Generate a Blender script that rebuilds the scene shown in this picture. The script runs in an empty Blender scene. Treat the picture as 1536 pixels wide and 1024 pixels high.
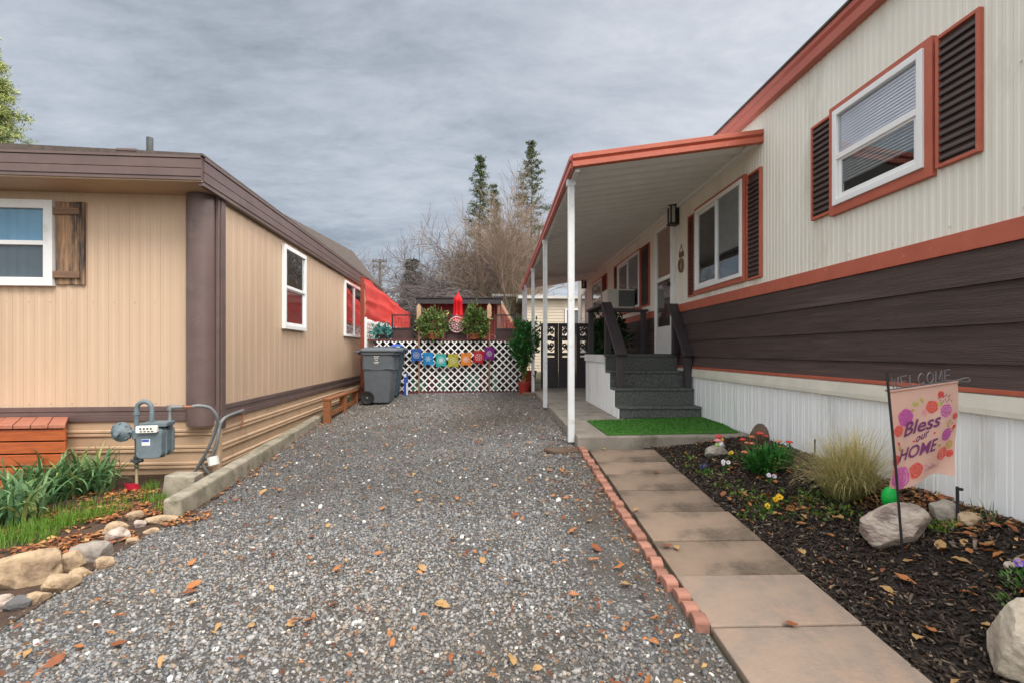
import bpy, bmesh, math, random
import numpy as np
from mathutils import Vector, Matrix, noise
rnd = random.Random(11); npr = np.random.default_rng(11)
SC = bpy.context.scene; COL = SC.collection
R = math.radians
# ------------------------------------------------------------------ camera model (pixels of the 1536-wide photograph)
F = 760.0; CXP = 768.0; HY = 527.0; YAW = math.atan(22 / F); CZ = 1.30
SA, CA = math.sin(YAW), math.cos(YAW)
def ray(px, py):
    dx = (px - CXP) / F
    return Vector((SA + dx * CA, CA - dx * SA, (HY - py) / F))
def atX(px, py, X):
    d = ray(px, py); t = X / d.x; return Vector((X, d.y * t, CZ + d.z * t))
def atY(px, py, Y):
    d = ray(px, py); t = Y / d.y; return Vector((d.x * t, Y, CZ + d.z * t))
def atZ(px, py, z):
    d = ray(px, py); t = (z - CZ) / d.z; return Vector((d.x * t, d.y * t, z))
def at_plane(px, py, p, n):
    d = ray(px, py); o = Vector((0, 0, CZ)); t = (p - o).dot(n) / d.dot(n); return o + d * t
# ------------------------------------------------------------------ terrain
RY = [-6, 0, 5.0, 8.1, 11, 14, 60]; RZ = [-.30, 0, .335, .38, .40, .42, .6]
LY = [-6, 0, 3.9, 8.2, 10.3, 11.3, 60]; LZ = [-.12, 0, .045, .14, .25, .36, .6]
XW = 2.62
def sst(t): t = min(1, max(0, t)); return t * t * (3 - 2 * t)
def gz(x, y):
    r = float(np.interp(y, RY, RZ)); l = float(np.interp(y, LY, LZ))
    t = min(1, max(0, (x + 2.4) / 3.2)); z = l + (r - l) * t
    if x > 1.5 and y < 9: z += max(0, .435 - r) * sst((x - 1.55) / 1.0) * (1 if y > 0 else max(0, 1 + y / 3))
    if -2.6 > x > -9 and y < 6: z -= .035 * sst((-2.5 - x) / .6)
    return z
def gp(px, py, dz=0):
    z = 0.1
    for _ in range(60):
        p = atZ(px, py, z); z = z * .6 + .4 * (gz(p.x, p.y) + dz)
    return atZ(px, py, z)
# ------------------------------------------------------------------ objects
ROOTM = {}
def tag(o, label=None, cat=None, group=None, kind=None):
    if label: o['label'] = label
    if cat: o['category'] = cat
    if group: o['group'] = group
    if kind: o['kind'] = kind
    return o
def thing(name, label, cat, loc=(0, 0, 0), rz=0, group=None):
    o = bpy.data.objects.new(name, None); COL.objects.link(o)
    o.empty_display_size = .1
    o.location = loc; o.rotation_euler = (0, 0, rz)
    ROOTM[o.name] = Matrix.Translation(Vector(loc)) @ Matrix.Rotation(rz, 4, 'Z')
    return tag(o, label, cat, group)
def link(name, me, mat, parent=None, bevel=0, segs=2):
    o = bpy.data.objects.new(name, me); COL.objects.link(o)
    if mat: me.materials.append(mat)
    if parent:
        o.parent = parent; ROOTM[o.name] = ROOTM.get(parent.name, Matrix.Identity(4))
    if bevel:
        m = o.modifiers.new('bevel', 'BEVEL'); m.width = bevel; m.segments = segs; m.limit_method = 'ANGLE'; m.angle_limit = R(40)
    return o
class MB:
    def __init__(s): s.v = []; s.f = []
    def add(s, vs, fs):
        n = len(s.v); s.v += [tuple(p) for p in vs]; s.f += [tuple(i + n for i in f) for f in fs]; return s
    def hexa(s, c):
        return s.add(c, [(0, 3, 2, 1), (4, 5, 6, 7), (0, 1, 5, 4), (1, 2, 6, 5), (2, 3, 7, 6), (3, 0, 4, 7)])
    def box(s, x0, x1, y0, y1, z0, z1):
        return s.hexa([(x0, y0, z0), (x1, y0, z0), (x1, y1, z0), (x0, y1, z0), (x0, y0, z1), (x1, y0, z1), (x1, y1, z1), (x0, y1, z1)])
    def mbox(s, mp, s0, s1, d0, d1, z0, z1):
        return s.hexa([mp(s0, d0, z0), mp(s1, d0, z0), mp(s1, d1, z0), mp(s0, d1, z0), mp(s0, d0, z1), mp(s1, d0, z1), mp(s1, d1, z1), mp(s0, d1, z1)])
    def ring(s, mp, s0, s1, z0, z1, w, d0, d1, wt=None, wb=None):
        wt = w if wt is None else wt; wb = w if wb is None else wb
        s.mbox(mp, s0, s0 + w, d0, d1, z0, z1); s.mbox(mp, s1 - w, s1, d0, d1, z0, z1)
        s.mbox(mp, s0 + w, s1 - w, d0, d1, z1 - wt, z1); s.mbox(mp, s0 + w, s1 - w, d0, d1, z0, z0 + wb); return s
    def beam(s, a, b, w, h, up=(0, 0, 1)):
        a = Vector(a); b = Vector(b); t = (b - a).normalized(); up = Vector(up)
        sd = t.cross(up); sd = sd.normalized() if sd.length > 1e-5 else Vector((1, 0, 0)); u = sd.cross(t)
        sd = sd * w / 2; u = u * h / 2
        return s.hexa([a - sd - u, a + sd - u, a + sd + u, a - sd + u, b - sd - u, b + sd - u, b + sd + u, b - sd + u])
    def prism(s, poly, ext):
        n = len(poly); e = Vector(ext); p = [Vector(q) for q in poly]
        return s.add(p + [q + e for q in p], [tuple(range(n))[::-1], tuple(range(n, 2 * n))] + [(i, (i + 1) % n, n + (i + 1) % n, n + i) for i in range(n)])
    def tube(s, pts, rad, k=8, caps=True):
        pts = [Vector(p) for p in pts]; n = len(pts)
        if not hasattr(rad, '__len__'): rad = [rad] * n
        nrm = None; V = []
        for i, p in enumerate(pts):
            t = pts[min(i + 1, n - 1)] - pts[max(i - 1, 0)]
            t = t.normalized() if t.length > 1e-9 else Vector((0, 0, 1))
            if nrm is None: nrm = t.orthogonal().normalized()
            else:
                nrm = nrm - t * nrm.dot(t); nrm = nrm.normalized() if nrm.length > 1e-6 else t.orthogonal().normalized()
            b = t.cross(nrm)
            for j in range(k):
                a = 2 * math.pi * j / k; V.append(p + (nrm * math.cos(a) + b * math.sin(a)) * rad[i])
        Fs = [(i * k + j, i * k + (j + 1) % k, (i + 1) * k + (j + 1) % k, (i + 1) * k + j) for i in range(n - 1) for j in range(k)]
        if caps: Fs += [tuple(range(k))[::-1], tuple(range((n - 1) * k, n * k))]
        return s.add(V, Fs)
    def lathe(s, c, prof, k=20, ax='z'):
        c = Vector(c); V = []; n = len(prof)
        for r, h in prof:
            for j in range(k):
                a = 2 * math.pi * j / k; u, w = r * math.cos(a), r * math.sin(a)
                V.append(c + (Vector((u, w, h)) if ax == 'z' else Vector((u, -h, w)) if ax == 'y' else Vector((h, u, w))))
        Fs = [(i * k + j, i * k + (j + 1) % k, (i + 1) * k + (j + 1) % k, (i + 1) * k + j) for i in range(n - 1) for j in range(k)]
        Fs += [tuple(range(k))[::-1], tuple(range((n - 1) * k, n * k))]
        return s.add(V, Fs)
    def sheet(s, fn, us, vs):
        n = len(vs)
        return s.add([fn(u, v) for u in us for v in vs], [(i * n + j, (i + 1) * n + j, (i + 1) * n + j + 1, i * n + j + 1) for i in range(len(us) - 1) for j in range(n - 1)])
    def disc(s, c, r, nrm, k=20, rz=0, sq=1):
        c = Vector(c); nrm = Vector(nrm).normalized(); a = nrm.orthogonal().normalized(); b = nrm.cross(a)
        return s.add([c + (a * math.cos(2 * math.pi * i / k) + b * math.sin(2 * math.pi * i / k) * sq) * r for i in range(k)], [tuple(range(k))])
    def build(s, name, mat, parent=None, local=False, smooth=None, bevel=0, segs=2, recalc=True):
        me = bpy.data.meshes.new(name); v = s.v
        if parent is not None and not local:
            inv = ROOTM.get(parent.name, Matrix.Identity(4)).inverted(); v = [inv @ Vector(p) for p in v]
        me.from_pydata(v, [], s.f)
        if recalc and len(s.f) < 30000:
            bm = bmesh.new(); bm.from_mesh(me); bmesh.ops.recalc_face_normals(bm, faces=bm.faces[:]); bm.to_mesh(me); bm.free()
        if smooth:
            me.shade_smooth()
            if smooth is not True: me.set_sharp_from_angle(angle=R(smooth))
        return link(name, me, mat, parent, bevel, segs)
    def solo(s, name, mat, label=None, cat=None, group=None, kind=None, **k):
        a = np.array(s.v); c = (a[:, 0].mean(), a[:, 1].mean(), a[:, 2].min()) if kind != 'structure' else (0, 0, 0)
        s.v = [tuple(p) for p in a - np.array(c)]
        o = s.build(name, mat, None, **k); o.location = c; ROOTM[o.name] = Matrix.Translation(Vector(c))
        return tag(o, label, cat, group, kind)
def np_mesh(name, V, Fc, mat, parent=None, cols=None, smooth=False):
    me = bpy.data.meshes.new(name); V = np.asarray(V, np.float32); Fc = np.asarray(Fc, np.int32)
    if parent is not None:
        inv = np.array(ROOTM.get(parent.name, Matrix.Identity(4)).inverted(), np.float32); V = V @ inv[:3, :3].T + inv[:3, 3]
    m, k = Fc.shape
    me.vertices.add(len(V)); me.vertices.foreach_set('co', V.ravel())
    me.loops.add(m * k); me.loops.foreach_set('vertex_index', Fc.ravel())
    me.polygons.add(m); me.polygons.foreach_set('loop_start', np.arange(0, m * k, k, dtype=np.int32))
    if cols is not None:
        at = me.color_attributes.new('Col', 'FLOAT_COLOR', 'POINT')
        c4 = np.ones((len(V), 4), np.float32); c4[:, :3] = cols; at.data.foreach_set('color', c4.ravel())
    me.update(calc_edges=True)
    if smooth: me.shade_smooth()
    return link(name, me, mat, parent)
# ------------------------------------------------------------------ materials
def srgb(*c): return tuple((x / 255 / 12.92 if x / 255 <= .04045 else ((x / 255 + .055) / 1.055) ** 2.4) for x in c)
def newmat(name):
    m = bpy.data.materials.new(name); m.use_nodes = True; nt = m.node_tree
    return m, nt, nt.nodes['Principled BSDF'], nt.nodes['Material Output']
def M(name, c1, c2=None, scale=6, rough=.6, bump=0, bscale=80, stretch=(1, 1, 1), metal=0, spec=.4, orand=0, detail=6, lo=.35, hi=.65, c3=None, s3=1.5, trans=0, disp=.004, t3=.55):
    m, nt, p, out = newmat(name); N = nt.nodes.new; L = nt.links.new
    tc = N('ShaderNodeTexCoord'); mp = N('ShaderNodeMapping'); mp.inputs['Scale'].default_value = stretch
    L(tc.outputs['Object'], mp.inputs['Vector'])
    if c2 is None: c2 = tuple(x * .82 for x in c1)
    nz = N('ShaderNodeTexNoise'); nz.inputs['Scale'].default_value = scale; nz.inputs['Detail'].default_value = detail; nz.inputs['Roughness'].default_value = .62
    L(mp.outputs[0], nz.inputs['Vector'])
    mr = N('ShaderNodeMapRange'); mr.inputs[1].default_value = lo; mr.inputs[2].default_value = hi; L(nz.outputs[0], mr.inputs[0])
    mx = N('ShaderNodeMix'); mx.data_type = 'RGBA'; mx.inputs[6].default_value = (*c1, 1); mx.inputs[7].default_value = (*c2, 1)
    L(mr.outputs[0], mx.inputs[0]); col = mx.outputs[2]
    if c3 is not None:
        n3 = N('ShaderNodeTexNoise'); n3.inputs['Scale'].default_value = s3; n3.inputs['Detail'].default_value = 8; n3.inputs['Roughness'].default_value = .7; L(mp.outputs[0], n3.inputs['Vector'])
        m3 = N('ShaderNodeMapRange'); m3.inputs[1].default_value = t3; m3.inputs[2].default_value = t3 + .17; L(n3.outputs[0], m3.inputs[0])
        x3 = N('ShaderNodeMix'); x3.data_type = 'RGBA'; L(m3.outputs[0], x3.inputs[0]); L(col, x3.inputs[6]); x3.inputs[7].default_value = (*c3, 1); col = x3.outputs[2]
    if orand:
        oi = N('ShaderNodeObjectInfo'); rm = N('ShaderNodeMapRange'); rm.inputs[3].default_value = 1 - orand; rm.inputs[4].default_value = 1 + orand; L(oi.outputs['Random'], rm.inputs[0])
        hs = N('ShaderNodeHueSaturation'); L(rm.outputs[0], hs.inputs['Value']); L(col, hs.inputs['Color']); col = hs.outputs[0]
    L(col, p.inputs['Base Color']); p.inputs['Roughness'].default_value = rough; p.inputs['Metallic'].default_value = metal
    p.inputs['Specular IOR Level'].default_value = spec
    rr = N('ShaderNodeMapRange'); rr.inputs[3].default_value = max(0, rough - .08); rr.inputs[4].default_value = min(1, rough + .1); L(nz.outputs[0], rr.inputs[0]); L(rr.outputs[0], p.inputs['Roughness'])
    if bump:
        bn = N('ShaderNodeTexNoise'); bn.inputs['Scale'].default_value = bscale; bn.inputs['Detail'].default_value = 5; L(mp.outputs[0], bn.inputs['Vector'])
        b = N('ShaderNodeBump'); b.inputs['Strength'].default_value = bump; b.inputs['Distance'].default_value = disp; L(bn.outputs[0], b.inputs['Height']); L(b.outputs[0], p.inputs['Normal'])
    if trans:
        tr = N('ShaderNodeBsdfTranslucent'); L(col, tr.inputs['Color']); ms = N('ShaderNodeMixShader'); ms.inputs[0].default_value = trans
        L(p.outputs[0], ms.inputs[1]); L(tr.outputs[0], ms.inputs[2]); L(ms.outputs[0], out.inputs[0])
    return m
def colmat(name, rough=.7, trans=0, spec=.3, bump=0, bscale=150):
    m, nt, p, out = newmat(name); N = nt.nodes.new; L = nt.links.new
    a = N('ShaderNodeAttribute'); a.attribute_name = 'Col'
    tc = N('ShaderNodeTexCoord'); nz = N('ShaderNodeTexNoise'); nz.inputs['Scale'].default_value = bscale; L(tc.outputs['Object'], nz.inputs['Vector'])
    mr = N('ShaderNodeMapRange'); mr.inputs[1].default_value = .3; mr.inputs[2].default_value = .7; mr.inputs[3].default_value = .75; mr.inputs[4].default_value = 1.2; L(nz.outputs[0], mr.inputs[0])
    hs = N('ShaderNodeHueSaturation'); L(a.outputs['Color'], hs.inputs['Color']); L(mr.outputs[0], hs.inputs['Value'])
    L(hs.outputs[0], p.inputs['Base Color']); p.inputs['Roughness'].default_value = rough; p.inputs['Specular IOR Level'].default_value = spec
    if trans:
        tr = N('ShaderNodeBsdfTranslucent'); L(hs.outputs[0], tr.inputs['Color']); ms = N('ShaderNodeMixShader'); ms.inputs[0].default_value = trans
        L(p.outputs[0], ms.inputs[1]); L(tr.outputs[0], ms.inputs[2]); L(ms.outputs[0], out.inputs[0])
    return m
def glassmat(name, tint=(.92, .94, .95), base=.05):
    m, nt, p, out = newmat(name); N = nt.nodes.new; L = nt.links.new; nt.nodes.remove(p)
    t = N('ShaderNodeBsdfTransparent'); t.inputs[0].default_value = (*tint, 1); g = N('ShaderNodeBsdfGlossy'); g.inputs['Roughness'].default_value = .015; g.inputs[0].default_value = (.95, .97, 1, 1)
    tc = N('ShaderNodeTexCoord'); nz = N('ShaderNodeTexNoise'); nz.inputs['Scale'].default_value = 1.7; L(tc.outputs['Object'], nz.inputs['Vector'])
    b = N('ShaderNodeBump'); b.inputs['Strength'].default_value = .08; b.inputs['Distance'].default_value = .02; L(nz.outputs[0], b.inputs['Height']); L(b.outputs[0], g.inputs['Normal'])
    fr = N('ShaderNodeLayerWeight'); fr.inputs[0].default_value = .5; pw_ = N('ShaderNodeMath'); pw_.operation = 'POWER'; pw_.inputs[1].default_value = 4.0; L(fr.outputs['Facing'], pw_.inputs[0]); ad = N('ShaderNodeMath'); ad.operation = 'MULTIPLY_ADD'; ad.inputs[1].default_value = .8; ad.inputs[2].default_value = base; ad.use_clamp = True
    L(pw_.outputs[0], ad.inputs[0]); ms = N('ShaderNodeMixShader'); L(ad.outputs[0], ms.inputs[0]); L(t.outputs[0], ms.inputs[1]); L(g.outputs[0], ms.inputs[2]); L(ms.outputs[0], out.inputs[0])
    return m
T = {}
T['cream'] = M('cream_metal_siding', (.75, .725, .645), (.71, .68, .60), 4, .5, .15, 20, stretch=(1, 1, .25), c3=(.54, .51, .43), s3=1.6, t3=.52)
T['tan'] = M('tan_metal_siding', (.53, .383, .268), (.505, .363, .252), 4, .5, .2, 14, stretch=(1, 1, .3), c3=(.47, .335, .23), s3=1.3, t3=.52)
T['tansoffit'] = M('tan_soffit_paint', (.46, .335, .225), (.42, .30, .20), 3, .55)
T['lap'] = M('brown_wood_lap_siding', (.085, .054, .048), (.052, .034, .031), 5, .62, .9, 30, stretch=(6, .35, 8), c3=(.13, .095, .088), s3=1.5, disp=.006, orand=.14)
T['coral'] = M('coral_painted_trim', (.46, .115, .068), (.40, .098, .058), 6, .5, .3, 40, c3=(.58, .24, .17), s3=13, t3=.60)
T['fascia'] = M('faded_coral_fascia', (.50, .135, .095), (.43, .11, .08), 4, .45, .1, 40, stretch=(1, .3, 1))
T['brown'] = M('brown_metal_trim', (.135, .09, .083), (.11, .074, .068), 4, .36, .15, 40, stretch=(1, .5, 1), c3=(.16, .115, .1), s3=3)
T['white'] = M('white_painted_wood', (.74, .74, .73), (.66, .66, .65), 4, .45, .15, 60, c3=(.55, .53, .5), s3=3)
T['vinyl'] = M('white_vinyl', (.80, .80, .80), (.76, .76, .76), 5, .32)
T['skirt'] = M('white_metal_skirting', (.85, .86, .86), (.80, .81, .82), 3, .42, .2, 18, stretch=(1, 1, .2), c3=(.58, .57, .54), s3=2.4, t3=.55)
T['cap'] = M('cream_cap_board', (.68, .65, .56), (.6, .57, .49), 4, .5, .2, 60)
T['tanskirt'] = M('tan_vinyl_skirting', (.50, .345, .225), (.45, .31, .2), 5, .5, .1, 40, c3=(.36, .25, .165), s3=2.5)
T['rib'] = M('dark_brown_shutter', (.075, .05, .045), (.055, .037, .034), 8, .5)
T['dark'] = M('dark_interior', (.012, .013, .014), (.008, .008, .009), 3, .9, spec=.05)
T['blind'] = M('pale_lavender_blind', (.82, .79, .84), (.76, .73, .78), 8, .6)
T['blindd'] = M('grey_blind', (.36, .37, .36), (.28, .29, .29), 8, .6)
T['redrefl'] = M('red_reflection_tint', (.42, .025, .03), (.30, .1, .06), 22, .8)  # red reflections in the left home's side panes, painted as a sheet colour
T['bluerefl'] = M('blue_reflection_tint', (.12, .29, .44), (.16, .34, .48), 2.2, .5)  # blue reflection in the upper front pane, put into a sheet's colour
T['greycurt'] = M('slate_window_covering', (.075, .10, .12), (.10, .125, .15), 3, .6)
T['tansheer'] = M('brown_door_lining', (.42, .24, .13), (.32, .175, .09), 9, .7)
T['glass'] = glassmat('window_glass')
T['glass2'] = glassmat('clear_window_glass', (.93, .94, .95), .02)
T['alum'] = M('awning_aluminium', (.84, .84, .83), (.77, .77, .76), 3, .5, .1, 30)
T['post'] = M('white_painted_post', (.72, .73, .74), (.64, .65, .66), 5, .45, .15, 60, c3=(.45, .42, .38), s3=6)
T['carpet'] = M('charcoal_outdoor_carpet', (.16, .168, .16), (.06, .065, .062), 55, .95, 1, 200, spec=.1, disp=.008)
T['rail'] = M('dark_plum_painted_rail', (.050, .041, .045), (.038, .031, .035), 6, .45, .3, 50, stretch=(1, 1, .3))
T['conc'] = M('weathered_concrete', (.29, .255, .215), (.20, .175, .145), 4, .85, .8, 60, c3=(.12, .105, .08), s3=3.4, t3=.52)
T['concm'] = M('mossy_concrete', (.33, .29, .225), (.20, .175, .13), 7, .9, 1, 50, c3=(.10, .095, .055), s3=6, t3=.52)
T['paver'] = M('brown_concrete_paver', (.265, .19, .138), (.165, .118, .085), 3.2, .82, .9, 70, c3=(.075, .058, .043), s3=2.6, t3=.50, orand=.14, lo=.3, hi=.7)
T['paver2'] = M('pinkish_clean_paver', (.30, .215, .16), (.185, .155, .13), 4.2, .8, .9, 70, c3=(.32, .215, .155), s3=3.2, t3=.52, orand=.05, lo=.3, hi=.7)
T['brick'] = M('red_edging_brick', (.36, .17, .12), (.26, .12, .088), 14, .88, 1, 60, orand=.2, c3=(.20, .12, .09), s3=9)
T['turf'] = M('artificial_turf', (.06, .19, .024), (.038, .15, .012), 120, .8, .8, 300, disp=.01)
T['turfb'] = colmat('turf_blades', .7, .2)
T['cedar'] = M('orange_stained_cedar', (.43, .105, .028), (.31, .07, .02), 4, .55, .5, 40, stretch=(1, 8, 8), c3=(.22, .06, .02), s3=3)
T['cedartop'] = M('faded_redwood_boards', (.42, .16, .10), (.33, .12, .075), 5, .6, .4, 50, stretch=(6, 1, 6))
T['bench'] = M('brown_stained_timber', (.30, .115, .045), (.21, .08, .032), 5, .6, .5, 40, stretch=(6, 1, 6), c3=(.16, .06, .03), s3=3)
T['barn'] = M('weathered_barn_wood', (.36, .215, .12), (.19, .115, .07), 5, .8, .9, 35, stretch=(8, 8, .9), c3=(.035, .03, .03), s3=1.7, t3=.47)
T['barn2'] = M('weathered_batten', (.25, .15, .09), (.15, .09, .06), 5, .8, .9, 35, stretch=(.7, 8, 8), c3=(.05, .04, .036), s3=3)
T['meter'] = M('grey_painted_gas_meter', (.15, .19, .21), (.105, .138, .158), 9, .55, .5, 60, c3=(.22, .24, .24), s3=14, t3=.56)
T['pipe'] = M('galvanised_pipe', (.33, .34, .34), (.24, .245, .25), 12, .4, .1, 80, metal=.6)
T['dpipe'] = M('dark_pipe', (.07, .08, .085), (.05, .055, .06), 12, .5)
T['hose'] = M('grey_flexible_conduit', (.20, .21, .215), (.16, .17, .175), 12, .5)
T['copper'] = M('copper_fitting', (.45, .20, .12), (.38, .16, .1), 20, .4, metal=.5)
T['paper'] = M('white_paper', (.75, .74, .70), (.65, .64, .6), 8, .7)
T['pinktag'] = M('pink_tape', (.68, .03, .075), (.58, .02, .05), 12, .5)
T['bin'] = M('grey_plastic_bin', (.105, .12, .135), (.09, .102, .115), 8, .5, .15, 90)
T['bin2'] = M('blue_grey_plastic_bin', (.055, .085, .11), (.045, .07, .09), 8, .5)
T['black'] = M('black_rubber', (.012, .012, .013), (.018, .018, .018), 10, .6)
T['blackm'] = M('black_painted_metal', (.018, .017, .018), (.028, .026, .027), 10, .45)
T['bluepl'] = M('blue_plastic', (.03, .09, .42), (.025, .07, .34), 8, .4)
T['lat'] = M('white_lattice', (.86, .86, .85), (.80, .80, .79), 8, .5)
T['deckd'] = M('dark_deck_boards', (.075, .04, .038), (.05, .028, .028), 5, .7, .4, 40)
T['decktrim'] = M('maroon_deck_trim', (.15, .04, .04), (.11, .03, .03), 6, .6)
T['shedred'] = M('maroon_shed_boards', (.22, .025, .028), (.17, .02, .022), 4, .65, .3, 30, stretch=(6, 6, .6))
T['shedroof'] = M('dark_shed_roof', (.045, .04, .045), (.03, .028, .03), 6, .6)
T['red'] = M('red_umbrella_cloth', (.75, .012, .025), (.62, .01, .02), 6, .6, trans=.25)
T['tarp'] = M('red_tarp', (.90, .13, .11), (.82, .10, .09), 3, .5, .3, 12, trans=.5)
T['redpost'] = M('red_brown_post', (.28, .05, .025), (.2, .035, .02), 5, .6, .3, 40)
T['pot'] = M('red_plastic_pot', (.38, .035, .03), (.30, .03, .025), 8, .45)
T['terracotta'] = M('orange_terracotta', (.45, .13, .06), (.36, .1, .045), 9, .7)
T['cane'] = M('bamboo_cane', (.36, .20, .08), (.25, .13, .05), 12, .6)
T['picket'] = M('raw_picket_wood', (.50, .33, .21), (.40, .26, .16), 9, .7)
T['pinkpl'] = M('pink_painted_metal', (.66, .40, .41), (.56, .33, .35), 9, .55)
T['siding2'] = M('pale_yellow_siding', (.56, .49, .38), (.5, .43, .34), 3, .6)
T['siding3'] = M('pale_grey_siding', (.58, .57, .54), (.5, .49, .47), 3, .6)
T['bark'] = M('grey_brown_bark', (.10, .075, .06), (.06, .045, .038), 9, .9, .6, 20)
T['twig'] = M('purple_grey_twigs', (.19, .155, .15), (.13, .105, .10), 5, .85)
T['twigd'] = M('dark_twigs', (.13, .105, .10), (.09, .07, .068), 5, .85)
T['twigr'] = M('reddish_brown_twigs', (.29, .215, .16), (.20, .145, .11), 4, .85)
T['pole'] = M('weathered_pole', (.13, .10, .085), (.09, .07, .06), 9, .85)
T['leafc'] = colmat('foliage', .6, .25)
T['needle'] = colmat('needles', .65, .12)
T['blade'] = colmat('grass_blades', .55, .3)
T['petal'] = colmat('petals', .5, .15)
T['stonec'] = colmat('gravel_stones', .78, 0, .3, 0, 120)
T['chipc'] = colmat('bark_chips', .8, 0, .25, 0, 90)
T['litter'] = colmat('dead_leaves', .65, .15, .3, 0, 60)
T['rocktan'] = M('tan_boulder', (.44, .325, .205), (.29, .20, .125), 6, .85, 1, 30, c3=(.15, .105, .07), s3=6, t3=.50, orand=.12, disp=.01)
T['rockgrey'] = M('grey_boulder', (.36, .32, .27), (.21, .18, .16), 7, .85, 1, 30, c3=(.12, .10, .09), s3=8, orand=.12, disp=.01)
T['rocksand'] = M('sandy_boulder', (.46, .40, .32), (.35, .295, .225), 5, .85, 1, 30, c3=(.22, .18, .14), s3=5, t3=.53, disp=.01)
T['rockpale'] = M('pale_granite_boulder', (.58, .50, .42), (.27, .19, .165), 7, .85, 1, 30, stretch=(1, 1, 2.2), c3=(.09, .07, .068), s3=9, t3=.50, disp=.012)
T['rockdark'] = M('dark_brown_rock', (.135, .085, .058), (.09, .06, .042), 7, .85, .8, 25)
T['rockslate'] = M('slate_grey_stone', (.13, .125, .125), (.09, .088, .09), 7, .8, .7, 25)
T['tanpipe'] = M('tan_painted_pipe', (.42, .34, .20), (.36, .29, .17), 9, .6)
T['wire'] = M('grey_wire', (.22, .20, .21), (.16, .15, .155), 20, .4, metal=.3)
T['stemg'] = M('dull_green_stem', (.06, .07, .03))
T['egg'] = M('green_glass_globe', (.012, .62, .10), (.01, .52, .08), 6, .25, trans=.3)
T['fabric'] = M('pink_garden_flag', (.80, .52, .43), (.76, .46, .37), 5, .75, .15, 200, trans=.25, c3=(.84, .60, .50), s3=3)
T['mushred'] = M('red_mushroom_cap', (.62, .045, .03), (.5, .035, .025), 9, .35)
T['mushor'] = M('orange_mushroom_cap', (.56, .19, .08), (.45, .14, .06), 9, .4)
T['yellow'] = M('yellow_paint', (.78, .50, .03), (.7, .42, .02), 9, .5)
T['pink'] = M('pink_paint', (.72, .22, .26), (.6, .17, .2), 9, .5)
T['tubgreen'] = M('dull_green_plastic', (.10, .24, .15), (.08, .19, .12), 9, .5)
T['pgreen'] = M('light_green_paint', (.35, .5, .16), (.28, .42, .12), 9, .5)
T['purplei'] = M('purple_print', (.20, .045, .16), (.15, .03, .12), 9, .7)
T['lampgl'] = M('frosted_lamp_glass', (.62, .62, .6), (.56, .56, .55), 9, .25)
T['acw'] = M('ivory_appliance_metal', (.56, .54, .48), (.50, .48, .42), 7, .45)
T['grille'] = M('grey_vent_grille', (.12, .13, .13), (.09, .095, .1), 30, .5)
T['roofd'] = M('brown_roofing', (.10, .078, .065), (.068, .052, .044), 8, .75, .6, 40, stretch=(2, 1, 2))
T['roofw'] = M('white_roof_coating', (.5, .5, .48), (.42, .42, .4), 4, .6)
T['wood'] = M('grey_brown_wood', (.2, .14, .095), (.14, .1, .07), 6, .75, .5, 40, stretch=(1, 6, 6))
T['knot'] = M('wall_ornament_brown', (.12, .065, .035), (.17, .1, .05), 20, .6)
# ------------------------------------------------------------------ world, sun, camera
w = bpy.data.worlds.new('World'); SC.world = w; w.use_nodes = True; nt = w.node_tree; N = nt.nodes.new; L = nt.links.new
bg = nt.nodes['Background']
SUN_EL, SUN_AZ = 50, 148     # azimuth measured clockwise from +Y: behind the camera, to the right
sky = N('ShaderNodeTexSky'); sky.sky_type = 'NISHITA'; sky.sun_disc = False; sky.sun_elevation = R(SUN_EL); sky.sun_rotation = R(SUN_AZ)
tc = N('ShaderNodeTexCoord'); sp = N('ShaderNodeSeparateXYZ'); L(tc.outputs['Generated'], sp.inputs[0])
def mth(op, a, b=None, clamp=False):
    n = N('ShaderNodeMath'); n.operation = op; n.use_clamp = clamp
    for i, x in enumerate((a, b)):
        if x is None: continue
        if hasattr(x, 'is_linked'): L(x, n.inputs[i])
        else: n.inputs[i].default_value = x
    return n.outputs[0]
zz = mth('ADD', mth('MAXIMUM', sp.outputs['Z'], 0.0), .16)
cb = N('ShaderNodeCombineXYZ'); L(mth('DIVIDE', sp.outputs['X'], zz), cb.inputs[0]); L(mth('DIVIDE', sp.outputs['Y'], zz), cb.inputs[1])
def cl(scale, det, rg, st, dist=0.0):
    mpn = N('ShaderNodeMapping'); mpn.inputs['Scale'].default_value = st; mpn.inputs['Rotation'].default_value = (0, 0, .35); L(cb.outputs[0], mpn.inputs[0])
    n = N('ShaderNodeTexNoise'); n.inputs['Scale'].default_value = scale; n.inputs['Detail'].default_value = det; n.inputs['Roughness'].default_value = rg; n.inputs['Distortion'].default_value = dist
    L(mpn.outputs[0], n.inputs['Vector']); return n.outputs[0]
big = cl(.5, 3, .5, (1, 1.3, 1), .3); mid = cl(1.7, 7, .64, (.85, 1.5, 1), .45); fine = cl(8.0, 6, .66, (.8, 1.4, 1), .2)
dens = mth('ADD', mth('ADD', mth('MULTIPLY', big, .62), mth('MULTIPLY', mid, .30)), mth('MULTIPLY', fine, .17))
# the cloud deck is thinner and paler on the right-hand side
dens = mth('ADD', dens, mth('MULTIPLY', sp.outputs['X'], .15))
rp = N('ShaderNodeValToRGB'); L(dens, rp.inputs[0]); el = rp.color_ramp.elements
el[0].position = .40; el[0].color = (*srgb(103, 109, 116), 1); el[1].position = .74; el[1].color = (*srgb(166, 167, 172), 1)
e = el.new(.52); e.color = (*srgb(130, 135, 142), 1); e = el.new(.62); e.color = (*srgb(147, 150, 155), 1)
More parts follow.
